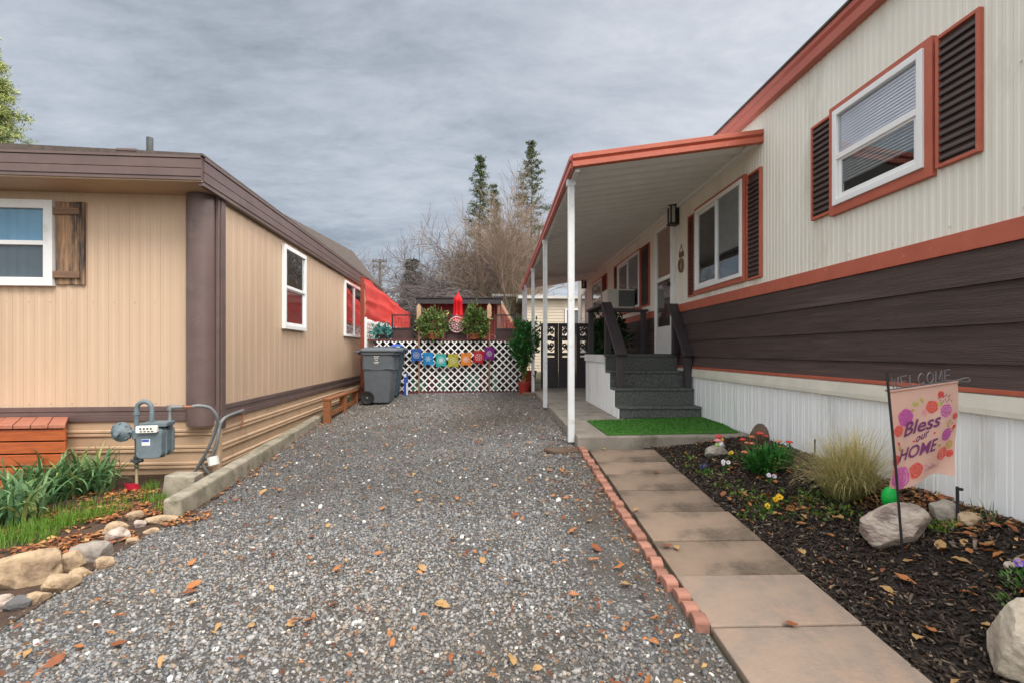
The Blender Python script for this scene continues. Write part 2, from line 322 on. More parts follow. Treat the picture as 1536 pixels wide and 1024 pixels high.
# overcast skies are brighter towards the zenith; raised further above the view as fill
zb = N('ShaderNodeMapRange'); zb.interpolation_type = 'SMOOTHSTEP'; zb.inputs[1].default_value = .54; zb.inputs[2].default_value = 1; zb.inputs[3].default_value = 1; zb.inputs[4].default_value = 5.5; L(sp.outputs['Z'], zb.inputs[0])
# added sky glow behind the camera, out of view, fills walls and awning
bk = N('ShaderNodeMapRange'); bk.interpolation_type = 'SMOOTHSTEP'; bk.inputs[1].default_value = .05; bk.inputs[2].default_value = .85; bk.inputs[3].default_value = 0; bk.inputs[4].default_value = 2.2; L(mth('MULTIPLY', sp.outputs['Y'], -1.0), bk.inputs[0])
sd_ = N('ShaderNodeMapRange'); sd_.interpolation_type = 'SMOOTHSTEP'; sd_.inputs[1].default_value = .56; sd_.inputs[2].default_value = .92; sd_.inputs[3].default_value = 0; sd_.inputs[4].default_value = 5.0; L(sp.outputs['X'], sd_.inputs[0])  # added glow to the right, out of view, brightens the left home's side wall
s2_ = N('ShaderNodeMapRange'); s2_.interpolation_type = 'SMOOTHSTEP'; s2_.inputs[1].default_value = .72; s2_.inputs[2].default_value = .96; s2_.inputs[3].default_value = 0; s2_.inputs[4].default_value = 3.0; L(mth('MULTIPLY', sp.outputs['X'], -1.0), s2_.inputs[0])  # added glow to the left, out of view, brightens the right home's wall
boost = mth('ADD', mth('ADD', zb.outputs[0], bk.outputs[0]), mth('ADD', sd_.outputs[0], s2_.outputs[0]))
wm_ = N('ShaderNodeMix'); wm_.data_type = 'RGBA'; wm_.blend_type = 'MULTIPLY'; wm_.inputs[7].default_value = (1, .93, .83, 1); L(mth('MULTIPLY', mth('SUBTRACT', boost, 1.0), .5, True), wm_.inputs[0]); L(rp.outputs[0], wm_.inputs[6])
sc_ = N('ShaderNodeVectorMath'); sc_.operation = 'SCALE'; L(wm_.outputs[2], sc_.inputs[0]); L(mth('MULTIPLY', boost, 10.0), sc_.inputs['Scale'])
mxw = N('ShaderNodeMix'); mxw.data_type = 'RGBA'; mxw.inputs[0].default_value = .93; L(sky.outputs[0], mxw.inputs[6]); L(sc_.outputs[0], mxw.inputs[7])
L(mxw.outputs[2], bg.inputs['Color']); bg.inputs['Strength'].default_value = .1
sl = bpy.data.lights.new('sun', 'SUN'); sl.energy = 1.2; sl.angle = R(25); sl.color = (1, .95, .88)
so = bpy.data.objects.new('sun', sl); COL.objects.link(so)
az = R(SUN_AZ); sv = Vector((math.sin(az) * math.cos(R(SUN_EL)), math.cos(az) * math.cos(R(SUN_EL)), math.sin(R(SUN_EL))))
so.rotation_euler = sv.to_track_quat('Z', 'Y').to_euler(); so.location = sv * 30
cd = bpy.data.cameras.new('camera'); cam = bpy.data.objects.new('camera', cd); COL.objects.link(cam); SC.camera = cam
cam.location = (0, 0, CZ); cam.rotation_euler = (R(90), 0, -YAW); cd.sensor_width = 36; cd.lens = 36 * F / 1536; cd.shift_y = 15 / 1536
cd.clip_start = .05; cd.clip_end = 2000
SC.view_settings.view_transform = 'Standard'; SC.view_settings.look = 'None'; SC.view_settings.exposure = 1.2; SC.view_settings.gamma = 1
SC.cycles.max_bounces = 10; SC.cycles.diffuse_bounces = 6; SC.cycles.transparent_max_bounces = 24; SC.cycles.use_denoising = True
# ================================================================== GROUND
def lin(a, b, n): return [a + (b - a) * i / (n - 1) for i in range(n)]
def terr(x0, x1, y0, y1, nx, ny, dz):
    return MB().sheet(lambda x, y: (x, y, gz(x, y) + dz(x, y) if callable(dz) else gz(x, y) + dz), lin(x0, x1, nx), lin(y0, y1, ny))
def xl(y): return float(np.interp(y, [-2, 2.4, 3.3, 3.9, 8.2, 11.3], [-2.25, -2.30, -2.42, -2.36, -2.87, -3.1]))
def ground_mat():
    m, nt, p, out = newmat('soil_and_grass'); N = nt.nodes.new; L = nt.links.new
    tc = N('ShaderNodeTexCoord'); nz = N('ShaderNodeTexNoise'); nz.inputs['Scale'].default_value = .8; nz.inputs['Detail'].default_value = 9; L(tc.outputs['Object'], nz.inputs[0])
    rp = N('ShaderNodeValToRGB'); L(nz.outputs[0], rp.inputs[0]); e = rp.color_ramp.elements
    e[0].position = .4; e[0].color = (.055, .036, .022, 1); e[1].position = .62; e[1].color = (.05, .07, .022, 1)
    L(rp.outputs[0], p.inputs['Base Color']); p.inputs['Roughness'].default_value = .95
    return m
gx = [-300, -120, -50, -25, -14] + lin(-10, 8, 61) + [14, 25, 60, 140, 300]
gy = [-60, -20, -8] + lin(-4, 16, 61) + [20, 30, 50, 100, 220, 600]
MB().sheet(lambda x, y: (x, y, gz(x, y) - .012), gx, gy).solo('ground', ground_mat(), kind='structure', smooth=True)
def gravel_mat():
    m, nt, p, out = newmat('gravel_base'); N = nt.nodes.new; L = nt.links.new
    tc = N('ShaderNodeTexCoord'); v = N('ShaderNodeTexVoronoi'); v.inputs['Scale'].default_value = 85; L(tc.outputs['Object'], v.inputs['Vector'])
    sx = N('ShaderNodeSeparateColor'); L(v.outputs['Color'], sx.inputs[0])
    rp = N('ShaderNodeValToRGB'); L(sx.outputs[0], rp.inputs[0]); e = rp.color_ramp.elements; rp.color_ramp.interpolation = 'CONSTANT'
    e[0].position = 0; e[0].color = (.055, .056, .06, 1); e[1].position = .9; e[1].color = (.42, .40, .37, 1)
    for q, c in ((.25, (.10, .10, .105)), (.5, (.13, .13, .132)), (.68, (.115, .095, .08)), (.78, (.22, .215, .21))):
        k = e.new(q); k.color = (*c, 1)
    nz = N('ShaderNodeTexNoise'); nz.inputs['Scale'].default_value = 1.3; nz.inputs['Detail'].default_value = 7; L(tc.outputs['Object'], nz.inputs[0])
    mr = N('ShaderNodeMapRange'); mr.inputs[1].default_value = .33; mr.inputs[2].default_value = .52; L(nz.outputs[0], mr.inputs[0])
    mx = N('ShaderNodeMix'); mx.data_type = 'RGBA'; L(mr.outputs[0], mx.inputs[0]); L(rp.outputs[0], mx.inputs[6]); mx.inputs[7].default_value = (.085, .074, .063, 1)
    L(mx.outputs[2], p.inputs['Base Color']); p.inputs['Roughness'].default_value = .85
    b = N('ShaderNodeBump'); b.inputs['Strength'].default_value = .9; b.inputs['Distance'].default_value = .012; b.invert = True; L(v.outputs['Distance'], b.inputs['Height']); L(b.outputs[0], p.inputs['Normal'])
    return m
MB().sheet(lambda t, y: (lambda x: (x, y, gz(x, y)))(xl(y) + t * (.87 - xl(y))), lin(0, 1, 30), lin(-3, 11.42, 90)).solo('driveway', gravel_mat(), kind='structure', smooth=True)
T['soil'] = M('dark_mulch_soil', (.030, .022, .018), (.016, .012, .010), 9, .95, 1, 60, disp=.02)
T['soil2'] = M('leafy_brown_soil', (.085, .05, .032), (.05, .03, .02), 9, .95, 1, 60, disp=.02)
terr(1.46, XW + .03, -2, 5.05, 22, 60, .004).solo('mulch_bed', T['soil'], kind='structure', smooth=True)
MB().sheet(lambda t, y: (lambda x: (x, y, gz(x, y) + .006))(-8 + t * (xl(y) + .05 + 8)), lin(0, 1, 40), lin(-2, 5.6, 50)).solo('planting_bed', T['soil2'], kind='structure', smooth=True)
# gravel stones: loose crushed rock in one uncountable layer
phi = (1 + 5 ** .5) / 2
ICO = np.array([(-1, phi, 0), (1, phi, 0), (-1, -phi, 0), (1, -phi, 0), (0, -1, phi), (0, 1, phi), (0, -1, -phi), (0, 1, -phi), (phi, 0, -1), (phi, 0, 1), (-phi, 0, -1), (-phi, 0, 1)], float) / 1.9
ICF = np.array([(0, 11, 5), (0, 5, 1), (0, 1, 7), (0, 7, 10), (0, 10, 11), (1, 5, 9), (5, 11, 4), (11, 10, 2), (10, 7, 6), (7, 1, 8), (3, 9, 4), (3, 4, 2), (3, 2, 6), (3, 6, 8), (3, 8, 9), (4, 9, 5), (2, 4, 11), (6, 2, 10), (8, 6, 7), (9, 8, 1)])
BXV = np.array([(-1, -1, -1), (1, -1, -1), (1, 1, -1), (-1, 1, -1), (-1, -1, 1), (1, -1, 1), (1, 1, 1), (-1, 1, 1)], float) * .62
BXF = np.array([(0, 2, 1), (0, 3, 2), (4, 5, 6), (4, 6, 7), (0, 1, 5), (0, 5, 4), (1, 2, 6), (1, 6, 5), (2, 3, 7), (2, 7, 6), (3, 0, 4), (3, 4, 7)])
def rotm(n, flat=1.0):
    q = npr.normal(size=(n, 4)); q[:, 1:3] *= flat; q /= np.linalg.norm(q, axis=1)[:, None]
    a, b, c, d = q.T
    return np.stack([1 - 2 * (c * c + d * d), 2 * (b * c - a * d), 2 * (b * d + a * c), 2 * (b * c + a * d), 1 - 2 * (b * b + d * d), 2 * (c * d - a * b), 2 * (b * d - a * c), 2 * (c * d + a * b), 1 - 2 * (b * b + c * c)], 1).reshape(n, 3, 3)
def scatter(base, bf, P, S, jit, flat, cols):
    n = len(P); V = base[None] * (1 + npr.uniform(-jit, jit, (n, len(base), 1))) * S[:, None, :]
    V = np.einsum('nij,nkj->nki', rotm(n, flat), V) + P[:, None, :]
    Fc = bf[None] + (np.arange(n) * len(base))[:, None, None]
    return V.reshape(-1, 3), Fc.reshape(-1, 3), np.repeat(cols, len(base), 0)
GZ = np.vectorize(gz)
pal = np.array([(.115, .118, .122), (.16, .162, .165), (.20, .20, .20), (.255, .25, .245), (.15, .13, .112), (.22, .185, .15), (.29, .275, .25), (.50, .48, .45), (.075, .077, .084), (.27, .20, .16)])
pw = np.array([.15, .20, .19, .14, .10, .08, .04, .006, .06, .02]); pw /= pw.sum()
def stones(y0, y1, n, smin, smax, base, bf):
    y = npr.uniform(y0, y1, n); t = npr.uniform(0, 1, n); x0 = np.array([xl(v) for v in y]); x = x0 + t * (np.where(y > 2.12, .80, .865) - x0)
    # bare earthy patches, chiefly beside the brick edging and in the wheel tracks
    nn = np.array([noise.noise((a * .9, b * .7, 3.1)) * .6 + noise.noise((a * 2.6, b * 2.2, 8)) * .4 for a, b in zip(x, y)])
    edge = np.clip(1.15 - (.80 - x) / .45, 0, 1) * np.clip((5.5 - y) / 2, 0, 1)
    keep = npr.uniform(0, 1, n) > np.clip(nn * 1.25 + .03 + edge * .62 + .35 * np.exp(-((x + 1.55) / .25) ** 2) * np.clip((y - 1.2) / 3, 0, 1) * (.5 + nn) + .35 * np.exp(-((x + .05) / .25) ** 2) * np.clip((y - 2) / 4, 0, 1) * (.5 + nn), 0, .82); x, y = x[keep], y[keep]; n = len(x)
    s = smin + (smax - smin) * npr.beta(1.3, 4.2, n); big = npr.uniform(0, 1, n) < .005; s[big] *= 1.5
    S = s[:, None] * np.stack([npr.uniform(.8, 1.35, n), npr.uniform(.65, 1.05, n), npr.uniform(.4, .7, n)], 1)
    P = np.stack([x, y, GZ(x, y) + S[:, 2] * npr.uniform(.05, .55, n)], 1)
    c = pal[npr.choice(len(pal), n, p=pw)] * npr.uniform(.75, 1.2, (n, 1))
    lf = np.array([noise.noise((a * .55, b * .45, 5.5)) for a, b in zip(x, y)]); c *= (1 + .45 * lf)[:, None]; br_ = np.clip(.25 + 1.2 * np.array([noise.noise((a * .8, b * .6, 15.5)) for a, b in zip(x, y)]) + .5 * np.clip(1 - (.8 - x) / .8, 0, 1), 0, .75)[:, None]; c = c * (1 - br_) + c * np.array([(1.06, .95, .83)]) * br_
    c[big] = npr.choice([.5, .62], (big.sum(), 1)) * np.array([(1, .97, .91)])
    return scatter(base, bf, P, S, .36, .30, c)
parts = [stones(1.35, 3.4, 38000, .0048, .0185, ICO, ICF), stones(3.4, 5.6, 30000, .006, .0195, ICO, ICF), stones(5.6, 8.2, 21000, .008, .021, BXV, BXF), stones(8.2, 11.4, 17000, .009, .023, BXV, BXF)]
def merge(parts):
    V, Fc, C, n = [], [], [], 0
    for v, f, c in parts: V.append(v); Fc.append(f + n); C.append(c); n += len(v)
    return np.concatenate(V), np.concatenate(Fc), np.concatenate(C)
V, Fc, C = merge(parts); tag(np_mesh('gravel', V, Fc, T['stonec'], cols=C), 'loose grey crushed gravel with pale pebbles covering the driveway', 'gravel', kind='stuff')
# bark mulch
n = 17000; x = npr.uniform(1.54, XW, n); y = npr.uniform(1.0, 5.0, n); l = .006 + .028 * npr.beta(1.2, 3.4, n)
S = np.stack([l, npr.uniform(.0018, .0060, n), npr.uniform(.0012, .0035, n)], 1) * 1.6
P = np.stack([x, y, GZ(x, y) + npr.uniform(.002, .022, n)], 1)
cp = np.array([(.024, .017, .013), (.040, .028, .021), (.068, .047, .034), (.12, .09, .066), (.24, .18, .13)]); c = cp[npr.choice(5, n, p=[.36, .30, .19, .11, .04])] * npr.uniform(.7, 1.25, (n, 1))
V, Fc, C = scatter(BXV, BXF, P, S, .3, .30, c); tag(np_mesh('mulch_chips', V, Fc, T['chipc'], cols=C), 'dark shredded bark mulch spread over the bed by the skirting', 'mulch', kind='stuff')
# ================================================================== RIGHT HOME
rp_ = lambda s, d, z: Vector((XW - d, s, z))          # along the wall, out of the wall, up
def rw(px, py):
    p = atX(px, py, XW); return p.y, p.z
H = thing('mobile_home', 'cream and dark brown mobile home with coral trim and white skirting on the right', 'mobile home', (XW, 8.3, .4))
Y0, Y1 = .2, 16.4
zb1 = rw(1300, HY - .2554 * (1300 - 746))[1]; zb0 = rw(1300, HY - .2124 * (1300 - 746))[1]
zr = rw(1300, HY + .0762 * (1300 - 746))[1]; zcap = rw(1300, HY + .127 * (1300 - 746))[1]; ZE = 3.72
def ribbed(mp, s0, s1, z0, z1, pitch, depth, d0=0.0, duty=(.0, .55, .68, .87, 1.0)):
    prof = []; s = s0
    while s < s1:
        for q, dd in ((0, 0), (.42, 0), (.52, 1), (.88, 1)):
            if s + q * pitch < s1: prof.append((s + q * pitch, d0 + dd * depth))
        s += pitch
    prof.append((s1, d0)); m = MB()
    vs = [mp(a, d, z) for a, d in prof for z in (z0, z1)]
    m.add(vs, [(2 * i, 2 * i + 2, 2 * i + 3, 2 * i + 1) for i in range(len(prof) - 1)]); return m
MB().box(XW + .012, XW + 3.9, Y0, Y1, .25, ZE).build('wall', T['cream'], H)
def nails(m, mp, rows, s0, s1, st, d):
    for z in rows:
        s = s0
        while s < s1: c = mp(s + rnd.uniform(-.01, .01), d, z + rnd.uniform(-.004, .004)); m.lathe(c, [(.006, -.003), (.006, .001), (.003, .0025)], 6, ax='x' if abs((mp(0, 1, 0) - mp(0, 0, 0)).x) > .5 else 'y'); s += st
    return m
nails(ribbed(rp_, Y0, Y1, zb1 - .01, ZE, .056, .0034, .004), rp_, (zb1 + .05, 2.75, ZE - .12), Y0 + .2, 7, .41, .009).build('siding', T['cream'], H)
MB().mbox(rp_, Y0, Y1, .0, .022, zb0, zb1).build('trim_band', T['coral'], H, bevel=.003)
lm = MB(); zs = [zb0 - .001, rw(1536, 417.7)[1], rw(1536, 483)[1], rw(1536, 547)[1], zr + .005]
for i in range(4):
    a, b = zs[i + 1], zs[i]
    MB().prism([rp_(Y0, .0, a), rp_(Y0, .026, a), rp_(Y0, .010, b - .002), rp_(Y0, .0, b - .002)], (0, Y1 - Y0, 0)).build('lap_board', T['lap'], H)
MB().mbox(rp_, Y0, Y1, 0, .034, zr - .022, zr + .004).build('trim_strip', T['coral'], H, bevel=.003)
MB().prism([rp_(Y0, 0, zcap), rp_(Y0, .042, zcap), rp_(Y0, .042, zcap + .03), rp_(Y0, .032, zr - .03), rp_(Y0, .020, zr - .023), rp_(Y0, 0, zr - .023)], (0, Y1 - Y0, 0)).build('skirting_cap', T['cap'], H)
sk = MB(); s = Y0; prof = []
while s < Y1:
    for q, dd in ((0, .016), (.045, .016), (.05, .012), (.055, .016), (.10, .016), (.108, .009), (.116, .016), (.128, .016), (.138, .011)): prof.append((s + q, dd))
    s += .145
vs = [rp_(a, d, z) for a, d in prof for z in (.30, zcap + .004)]
sk.add(vs, [(2 * i, 2 * i + 2, 2 * i + 3, 2 * i + 1) for i in range(len(prof) - 1)]).build('skirting', T['skirt'], H)
# eave
MB().prism([(XW - .075, Y0 - .1, ZE - .065), (XW - .085, Y0 - .1, ZE + .0), (XW - .06, Y0 - .1, ZE + .02), (XW - .085, Y0 - .1, ZE + .045), (XW - .085, Y0 - .1, ZE + .085), (XW + .01, Y0 - .1, ZE + .085), (XW + .01, Y0 - .1, ZE - .065)], (0, Y1 - Y0 + .2, 0)).build('fascia', T['fascia'], H)
MB().prism([(XW - .10, Y0 - .1, ZE + .088), (XW - .10, Y0 - .1, ZE + .106), (XW + 1.9, Y0 - .1, ZE + .42), (XW + 3.95, Y0 - .1, ZE + .106), (XW + 3.95, Y0 - .1, ZE + .0), (XW + .02, Y0 - .1, ZE + .0), (XW + .02, Y0 - .1, ZE + .088)], (0, Y1 - Y0 + .2, 0)).build('roof', T['roofd'], H)
def slats(mp, s0, s1, z0, z1, pitch, d0, d1, th=.003):
    m = MB(); z = z0
    while z + pitch < z1 + 1e-4:
        m.hexa([mp(s0, d0, z + pitch * .9), mp(s1, d0, z + pitch * .9), mp(s1, d1, z + pitch * .25), mp(s0, d1, z + pitch * .25), mp(s0, d0, z + pitch * .9 + th), mp(s1, d0, z + pitch * .9 + th), mp(s1, d1, z + pitch * .25 + th), mp(s0, d1, z + pitch * .25 + th)]); z += pitch
    return m
def window(par, mp, s0, s1, z0, z1, kind, panes, mat='vinyl', f=.045, dep=.055, trim=None, label=None, tw=.05):
    """panes: list of (s0,s1,z0,z1 fractions, list of (covering kind, zfrac0, zfrac1))"""
    m = MB().ring(mp, s0, s1, z0, z1, f, .008, dep)
    a0, a1, b0, b1 = s0 + f, s1 - f, z0 + f, z1 - f
    if kind == 'v': zm = (b0 + b1) / 2; m.mbox(mp, a0, a1, .010, dep - .004, zm - .022, zm + .022)
    if kind == 'h': sm = (a0 + a1) / 2; m.mbox(mp, sm - .02, sm + .02, .010, dep - .004, b0, b1)
    # thin sash rails inside the frame
    for (u0, u1, w0, w1, cov) in panes:
        p0, p1, q0, q1 = a0 + (a1 - a0) * u0, a0 + (a1 - a0) * u1, b0 + (b1 - b0) * w0, b0 + (b1 - b0) * w1
        if cov and cov[0][0] == 'sash': m.ring(mp, p0 + .001, p1 - .001, q0 + .001, q1 - .001, .035, .012, .036)
    o = m.build('window', T[mat], par, bevel=.004)
    if label: o['label'] = label
    MB().mbox(mp, a0 - .01, a1 + .01, .0095, .0125, b0 - .01, b1 + .01).build('dark_room_sheet', T['dark'], o)  # near-black sheet paints the darkness of the unlit room behind the glass
    for (u0, u1, w0, w1, cov) in panes:
        p0, p1, q0, q1 = a0 + (a1 - a0) * u0 + .004, a0 + (a1 - a0) * u1 - .004, b0 + (b1 - b0) * w0 + .004, b0 + (b1 - b0) * w1 - .004
        for cv in cov:
            k, c0, c1 = cv[0], cv[1], cv[2]
            e0, e1 = q0 + (q1 - q0) * c0, q0 + (q1 - q0) * c1
            if k in ('sash', 'clear'): continue
            if k.startswith('blind'): slats(mp, p0 + .006, p1 - .006, e0, e1, .022, .0185, .0245, .002).mbox(mp, p0 + .006, p1 - .006, .0145, .0165, e0, e1 - .003).build('blind', T[k], o)
            else:
                nW = 24; c_ = MB().sheet(lambda u, z: mp(u, .018 + .0035 * math.sin(u * 60), z), lin(p0, p1, nW), [e0, e1]); c_.build('window_backing', T[k], o)  # wavy sheet behind the glass; red and blue ones carry painted reflections
        MB().mbox(mp, p0 - .003, p1 + .003, .030, .033, q0 - .003, q1 + .003).build('pane', T['glass' if not (len(cov) and cov[-1][0] == 'clear') else 'glass2'], o)
    if trim:
        t = MB().ring(mp, s0 - tw, s1 + tw, z0 - tw * 1.2, z1 + tw * .8, tw, .004, .040, wt=tw * .8, wb=tw * 1.2)
        t.build('window_trim', T[trim], o, bevel=.003)
    return o
def shutter(par, mp, s0, s1, z0, z1):
    o = MB().ring(mp, s0, s1, z0, z1, .022, .006, .036).build('shutter', T['coral'], par, bevel=.003)
    sl_ = slats(mp, s0 + .022, s1 - .022, z0 + .03, z1 - .03, .047, .0165, .034, .012)
    sl_.mbox(mp, s0 + .02, s1 - .02, .0125, .0155, z0 + .02, z1 - .02)
    sl_.build('louvers', T['rib'], o)
def yz(px0, py0, px1, py1):
    a = rw(px0, py0); b = rw(px1, py1); return a[0], b[0], (a[1], b[1])
# near window
sA, sB = rw(1395.5, 100)[0], rw(1258, 200)[0]; zt = rw(1258, 168.7)[1]; zl = rw(1261, 309)[1]
window(H, rp_, sA, sB, zl, zt, 'v', [(0, 1, .5, 1, [('blind', .04, 1)]), (0, 1, 0, .5, [('sash', 0, 1), ('blindd', .35, 1)])], trim='coral', tw=.055, label='single hung window in the near end of the wall with pale blind')
za, zb_ = rw(1222, 332)[1], rw(1222, 192.6)[1]
shutter(H, rp_, rw(1253, 250)[0] + .002, rw(1222, 250)[0], za, zb_); shutter(H, rp_, rw(1478, 150)[0], rw(1411, 150)[0], za, zb_ + .01)
# second window
sA, sB = rw(1118.5, 300)[0], rw(1047.5, 350)[0]; zt = rw(1047, 318)[1]; zl = rw(1049, 436)[1]
window(H, rp_, sA, sB, zl, zt, 'h', [(0, .5, 0, 1, [('blindd', .32, 1)]), (.5, 1, 0, 1, [('sash', 0, 1)])], trim='coral', tw=.045, label='sliding window beside the door with half drawn grey blind')
za, zb_ = rw(1145, 416)[1], rw(1145, 250)[1]
shutter(H, rp_, rw(1145, 300)[0], rw(1124, 300)[0], za, zb_); shutter(H, rp_, rw(1046.5, 380)[0] + .05, rw(1035, 380)[0], za, zb_)
# third window behind the porch
sA, sB = rw(962, 400)[0], rw(929, 420)[0]; zt = rw(962, 376)[1]; zl = rw(960, 461)[1]
window(H, rp_, sA, sB, zl, zt, 'h', [(0, .5, 0, 1, [('greycurt', 0, 1)]), (.5, 1, 0, 1, [('sash', 0, 1)])], trim='coral', tw=.045)
shutter(H, rp_, sA - .56, sA - .05, zl - .02, zt + .03); shutter(H, rp_, sB + .05, sB + .36, zl - .02, zt + .03)
sA, sB = rw(905, 430)[0], rw(890, 440)[0]
window(H, rp_, sA, sB, zl + .05, zt - .02, 'v', [(0, 1, .5, 1, []), (0, 1, 0, .5, [('sash', 0, 1)])], trim='coral', tw=.045)
shutter(H, rp_, sA - .50, sA - .05, zl, zt + .02)
# doors
def door(s0, s1, z0, z1):
    f = MB().ring(rp_, s0 - .05, s1 + .05, z0, z1 + .05, .05, .004, .058, wb=.02)
    f.mbox(rp_, s0, s1, .006, .05, z0 + .02, z0 + .42); zm = z0 + (z1 - z0) * .60
    f.mbox(rp_, s0, s1, .010, .052, zm - .03, zm + .03); f.mbox(rp_, s0, s0 + .04, .010, .0525, z0 + .42, zm - .03); f.mbox(rp_, s1 - .04, s1, .010, .0525, z0 + .42, zm - .03)
    f.mbox(rp_, s0, s0 + .04, .010, .0525, zm + .03, z1); f.mbox(rp_, s1 - .04, s1, .010, .0525, zm + .03, z1)
    o = f.build('door', T['vinyl'], H, bevel=.004); o['label'] = 'white storm door with tall glass panes over a solid kick panel'
    MB().mbox(rp_, s0 + .03, s1 - .03, .0115, .018, zm + .02, z1).build('door_lining', T['tansheer'], o)
    MB().mbox(rp_, s0 + .03, s1 - .03, .0115, .030, z0 + .42, zm - .02).build('door_lower_lining', T['rib'], o)
    MB().mbox(rp_, s0 + .03, s1 - .03, .034, .038, zm + .02, z1).mbox(rp_, s0 + .03, s1 - .03, .034, .038, z0 + .42, zm - .02).build('pane', T['glass2'], o)
    MB().mbox(rp_, s0 + .012, s0 + .03, .053, .10, zm - .16, zm - .10).mbox(rp_, s0 + .012, s0 + .10, .10, .112, zm - .145, zm - .12).build('handle', T['blackm'], o, bevel=.003)
d0, d1 = rw(1011.5, 400)[0], rw(988, 400)[0]; dz1 = rw(1011.5, 335)[1]
door(d0, d1, 1.265, dz1)
d0b, d1b = rw(880.5, 450)[0], rw(873.5, 450)[0]; door(d0b + .05, d1b, 1.0, 3.0)
def wall_lamp(px0, px1, py0, py1):
    a, b = rw(px1, py1)[0], rw(px0, py1)[0]; c = (a + b) / 2; z1 = rw((px0 + px1) / 2, py0)[1]; z0 = rw((px0 + px1) / 2, py1)[1]
    m = MB().mbox(rp_, c - .07, c + .07, .01, .03, z0, z1)
    for s_ in (c - .07, c + .052):
        for q in (.04, .115): m.mbox(rp_, s_, s_ + .02, q, q + .02, z0 + .02, z1 - .02)
    m.mbox(rp_, c - .076, c + .076, .031, .145, z1 - .025, z1); m.mbox(rp_, c - .076, c + .076, .031, .145, z0, z0 + .025)
    o = m.build('wall_lamp', T['blackm'], H, bevel=.003)
    MB().mbox(rp_, c - .048, c + .048, .062, .112, z0 + .03, z1 - .03).build('lamp_glass', T['lampgl'], o)
wall_lamp(1009, 1026, 307, 338); wall_lamp(876, 883, 418, 433)
# little hanging sign and ring by the door
sY, sZ = rw(1024, 388); SG = thing('door_ornament', 'small brown hanging plaque and ring on wall beside door', 'wall ornament', (XW - .03, sY, sZ - .2))
MB().mbox(rp_, sY - .075, sY + .075, .014, .03, sZ + .02, sZ + .09).build('plaque', T['knot'], SG, bevel=.004)
MB().tube([rp_(sY - .06, .025, sZ + .09), rp_(sY, .02, sZ + .2), rp_(sY + .06, .025, sZ + .09)], .004, 5).build('cord', T['blackm'], SG)
MB().tube([rp_(sY + .062 * math.cos(i * .3142), .03, sZ - .10 + .085 * math.sin(i * .3142)) for i in range(21)], .017, 7).tube([rp_(sY, .03, sZ - .02), rp_(sY, .03, sZ + .02)], .004, 5).build('ring', T['barn'], SG, smooth=True)
# ================================================================== AWNING
yF = atX(1145, 205, XW).y; yE = 15.0
cA = atY(859, 231, yF); cB = atY(863, 249.5, yF); xo = cA.x; zo = cA.z; zi = atX(1145, 194, XW).z; fd = cA.z - cB.z + .02
AW = thing('awning', 'long white aluminium awning with coral fascia on posts along the home', 'awning', (xo + .05, 10, .36))
def awp(x): return zi + (zo - zi) * (XW - x) / (XW - xo)
pr = []; y = yF + .03; pit = .225
while y < yE:
    for q, h in ((0, 0), (.05, 0), (.09, -.04), (.15, -.04), (.185, 0)): pr.append((y + q, h))
    y += pit
m = MB(); n_ = len(pr)
for top in (0, .010):
    vs = [(x, a, awp(x) - .045 + h + top) for a, h in pr for x in (xo + .02, XW - .006)]
    m.add(vs, [(2 * i, 2 * i + 2, 2 * i + 3, 2 * i + 1) for i in range(n_ - 1)])
m.build('roof_panel', T['alum'], AW, recalc=False)
def fprof(x, z, dx): return [(x, z - fd), (x - dx * .02, z - fd + .01), (x - dx * .02, z - fd * .62), (x, z - fd * .52), (x, z - fd * .48), (x - dx * .024, z - fd * .36), (x - dx * .024, z - .01), (x, z)]
fr = [(a, b) for a, b in fprof(0, 0, 1)]
m = MB(); V0 = [(xo, yF + a, zo + b) for a, b in fr] + [(xo, yF + .026, zo), (xo, yF + .026, zo - fd)]; V1 = [(XW - .01, yF + a, zi + b) for a, b in fr] + [(XW - .01, yF + .026, zi), (XW - .01, yF + .026, zi - fd)]
k = len(V0); m.add(V0 + V1, [tuple(range(k)), tuple(range(k, 2 * k))] + [(i, (i + 1) % k, k + (i + 1) % k, k + i) for i in range(k)]).build('front_fascia', T['coral'], AW)
m = MB().prism([(xo + a, yF + .03, zo + b) for a, b in fr] + [(xo + .02, yF + .03, zo), (xo + .02, yF + .03, zo - fd)], (0, yE - yF, 0)); m.build('gutter', T['fascia'], AW)
m = MB(); m.box(xo + .03, xo + .075, yF + .04, yE, zo - fd - .02, zo - fd + .05); m.build('header_beam', T['post'], AW)
MB().box(XW - .05, XW - .004, yF + .04, yE, awp(XW) - .125, awp(XW) - .08).build('wall_ledger', T['alum'], AW)
yb = atX(893, 405, XW - .1).y
MB().beam((xo + .08, yb, awp(xo) - .115), (XW - .05, yb, awp(XW) - .115), .05, .06).build('crossbar', T['post'], AW)
pp = gp(857, 666); p2 = gp(817.5, 613.5); p3 = gp(799.5, 590)
xs = (pp.x + p2.x + p3.x) / 3
for yy in (pp.y, p2.y, p3.y, p3.y + 2.75, yE - .15):
    z0 = gz(xs, yy) + .0; zt_ = zo - fd - .018; h = .0285
    m = MB(); t = .004
    m.box(xs - h, xs + h, yy - h, yy + h, z0 + .004, zt_)
    m.box(xs - h - t, xs - h + .012, yy - h - t, yy + h + t, z0 + .01, zt_ - .01); m.box(xs + h - .012, xs + h + t, yy - h - t, yy + h + t, z0 + .01, zt_ - .01)
    o = m.build('post', T['post'], AW, bevel=.003)
    MB().box(xs - h - .008, xs + h + .008, yy - h - .008, yy + h + .008, z0, z0 + .03).build('foot_plate', T['dpipe'], o)
    MB().box(xs - .045, xs + .045, yy - .035, yy + .035, zt_ - .05, zt_ + .01).build('bracket', T['post'], o)
